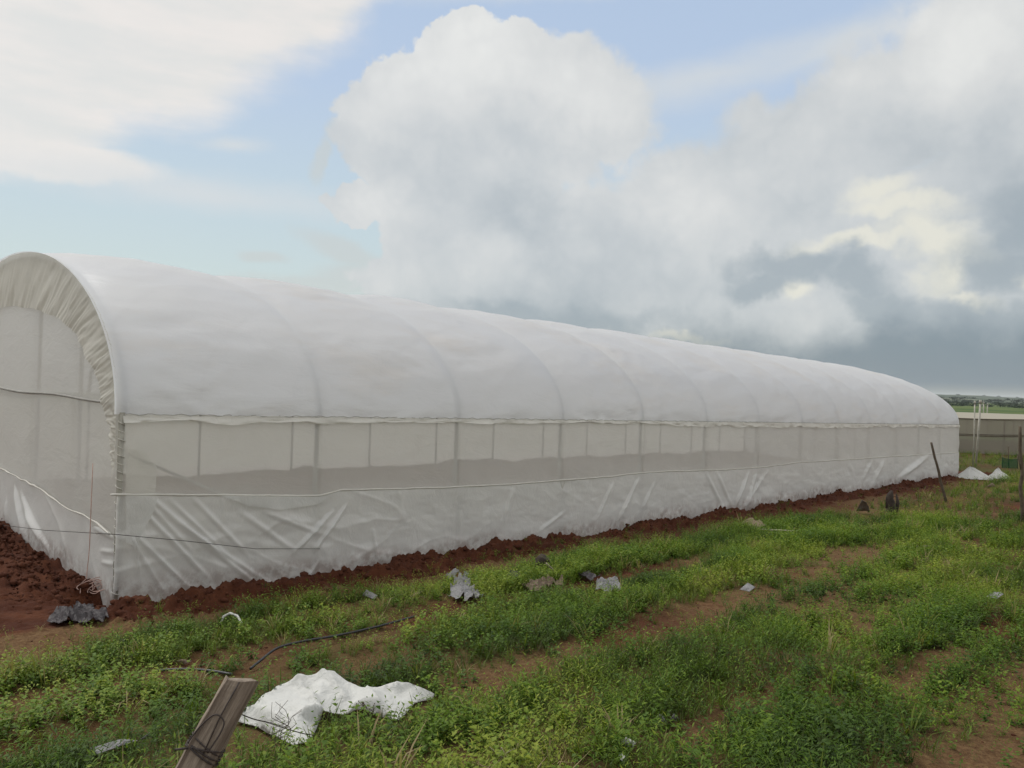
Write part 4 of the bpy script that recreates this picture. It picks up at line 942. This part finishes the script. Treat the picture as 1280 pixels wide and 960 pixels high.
def zone(n_, u0, u1, v0, v1, dens_floor=.11):
    u = rng.uniform(u0, u1, n_); v = rng.uniform(v0, v1, n_)
    b = bare(u, v); patch = .5 + .5 * fbm(u * .9 + 2, v * 1.1, 3)
    dn = np.clip(1.15 - 1.5 * b, dens_floor, 1) * np.clip(.18 + 1.05 * patch, .10, 1)
    m = mound(u, v); dn = np.where((v < 1.2) & (v > -.1) | (m > .05), .035, dn)
    dn = np.where((v < 1.15) & (v > -GW) & (u > -.1) & (u < GL + .2) & (v < .1), 0, dn)
    k = rng.random(n_) < dn; u, v = u[k], v[k]; p = uvz(u, v, ground_h(u, v)); k = visible(p); u, v, p = u[k], v[k], p[k]
    hide = np.zeros(len(u), bool)
    for poly in AVOID:
        c = poly.mean(0); near = np.hypot(p[:, 0] - c[0], p[:, 1] - c[1]) < 3
        s = poly + (poly - c) * .10; hide |= near & (in_poly(p[:, 0], p[:, 1], s) | in_poly(p[:, 0], p[:, 1], s - c / np.linalg.norm(c) * .13))
        tc = c / np.linalg.norm(c); L_ = np.linalg.norm(poly - c, axis=1).max()          # keep low what stands right in front of a scrap
    for cx, cy in CLEAR: hide |= (np.hypot(p[:, 0] - cx - .04, p[:, 1] - cy + .08) < .17)
    return u[~hide], v[~hide], p[~hide]
TB = [weed_template('broad', 100 + i) for i in range(14)]; TF = [weed_template('fine', 200 + i) for i in range(12)]; TG = [weed_template('grass', 300 + i) for i in range(12)]
Z = [zone(95000, -5, 13, 1.0, 8.6), zone(30000, 13, 34, .8, 26), zone(16000, 10, 34, 8.6, 24), zone(14000, 30, 60, -8, 30), zone(3500, -8, 0, .9, 3.5)]
def build_plants(name, T, frac, smin, smax, mat, tb, seed, **tg):
    P_, S_, TT = [], [], []
    for i, (u, v, p) in enumerate(Z):
        kn = fbm(u * .7 + seed, v * .9 - seed, 2); k = rng.random(len(u)) < frac * np.clip(1 + 1.1 * kn, .1, 2)
        dist = np.linalg.norm(p[k], axis=1); sc = rng.uniform(smin, smax, k.sum()) * (1 + .022 * np.clip(dist - 8, 0, 30)) * (.75 + .35 * (1 - np.clip(bare(u[k], v[k]), 0, 1)))
        sc *= 1 - .35 * sstep(-.2, -1.0, fbm(u[k] * 1.5, v[k] * 1.5, 2))
        P_.append(p[k]); S_.append(sc); TT.append(tb + .30 * fbm(u[k] * .8 + 9, v[k] * 1.2, 4) + rng.normal(0, .13, k.sum()))
    P_ = np.concatenate(P_); S_ = np.concatenate(S_); TT = np.concatenate(TT)
    print(name, len(P_))
    scatter(name, T, rng.integers(0, len(T), len(P_)), P_ - [0, 0, .004], rng.random(len(P_)) * 6.28, S_, mat, TT, **tg)
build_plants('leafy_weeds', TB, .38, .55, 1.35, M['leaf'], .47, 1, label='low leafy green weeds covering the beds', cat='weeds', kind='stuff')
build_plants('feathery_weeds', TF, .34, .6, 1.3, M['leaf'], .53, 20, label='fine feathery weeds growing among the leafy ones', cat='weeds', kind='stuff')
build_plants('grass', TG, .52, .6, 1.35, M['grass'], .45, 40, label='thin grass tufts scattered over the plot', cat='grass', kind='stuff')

build_plants('dry_grass', TG, .012, 1.2, 2.0, M['grass'], .93, 70, label='tall dry straw blades standing among the green weeds', cat='dry grass', kind='stuff')

# single plants that stand out
def stalk_plant(name, px, py, h, n_, mat, label, cat, leaves=0, spread=.3, seed=0, heads=False, r0=.003):
    r = random.Random(seed); b = W(px, py); mb = MB(); lf = []
    root = empty(name, tuple(b), label, cat)
    for i in range(n_):
        a = r.uniform(0, 6.28); L = h * r.uniform(.6, 1); lx, ly = math.cos(a) * spread * L * r.uniform(.2, 1), math.sin(a) * spread * L * .5
        pts = [b + np.array([r.uniform(-.02, .02) * n_ / 3, 0, -.01]) + np.array([lx * t * t, ly * t * t, L * t]) for t in np.linspace(0, 1, 7)]
        mb.add(tube(pts, [r0 * (1 - .6 * t) for t in np.linspace(0, 1, 7)], 5))
        if heads:
            for _ in range(5):
                e = pts[-1] + np.array([r.uniform(-.02, .02), r.uniform(-.02, .02), r.uniform(-.01, .025)]); mb.add(tube([pts[-2], e], .0012, 4)); mb.add(tube([e, e + [0, 0, .006]], .003, 5))
        for j in range(leaves):
            t = r.uniform(.25, 1); p = pts[min(6, int(t * 6))]; an = r.uniform(0, 6.28); d = np.array([math.cos(an), math.sin(an), .3]); s = np.array([-d[1], d[0], 0]); q = r.uniform(.03, .05); lf.append((p, p + d * q * .5 + s * q * .3, p + d * q, p + d * q * .5 - s * q * .3))
    mb.build('stem', mat, root)
    if lf:
        o = mesh_obj('foliage', np.array(lf).reshape(-1, 3), np.arange(len(lf) * 4).reshape(-1, 4), M['leaf'], root, smooth=False); attr(o, 'tint', np.full(len(lf) * 4, .55))
stalk_plant('dead_stalks', 352, 938, .30, 9, M['stick'], 'dark bare weed stalks standing in front of the white sheet', 'dead weed', spread=.35, seed=3, r0=.0028)
stalk_plant('seed_head_weed', 458, 905, .16, 3, M['stick'], 'dark seed heads standing against the white sheet', 'weed', spread=.5, seed=5, heads=True, r0=.002)
stalk_plant('dead_stalks', 408, 712, .36, 6, M['stick'], 'brown twiggy weed against the greenhouse skirt', 'dead weed', spread=.6, seed=8, r0=.006)
stalk_plant('leafy_plant', 440, 705, .26, 5, M['leaf_dark'], 'small green leafy plant on the soil bank by the skirt', 'plant', leaves=7, spread=.4, seed=9)
stalk_plant('straw_weed', 632, 968, .16, 4, M['drystick'], 'bent pale dry weed at the bottom edge', 'dead weed', spread=.9, seed=12, r0=.004)

# ------------------------------------------------------------------ the air
m = bpy.data.materials.new('haze_air'); m.use_nodes = True; m.node_tree.nodes.clear(); N = NT(m.node_tree)
o_ = N.n('ShaderNodeOutputMaterial'); pv_ = N.n('ShaderNodeVolumePrincipled'); pv_.inputs['Color'].default_value = (.86, .90, .94, 1); pv_.inputs['Density'].default_value = .00008
N.put(o_.inputs['Volume'], pv_.outputs[0])
bx = [(x, y, z) for z in (-12, 60) for y in (-5600, 8200) for x in (-8000, 8000)]
hz = mesh_obj('haze', bx, [(0, 2, 3, 1), (4, 5, 7, 6), (0, 1, 5, 4), (2, 6, 7, 3), (0, 4, 6, 2), (1, 3, 7, 5)], m, smooth=False, origin=(0, 0, 0))
tag(hz, 'thin pale air over the fields towards the hills', None, kind='stuff')
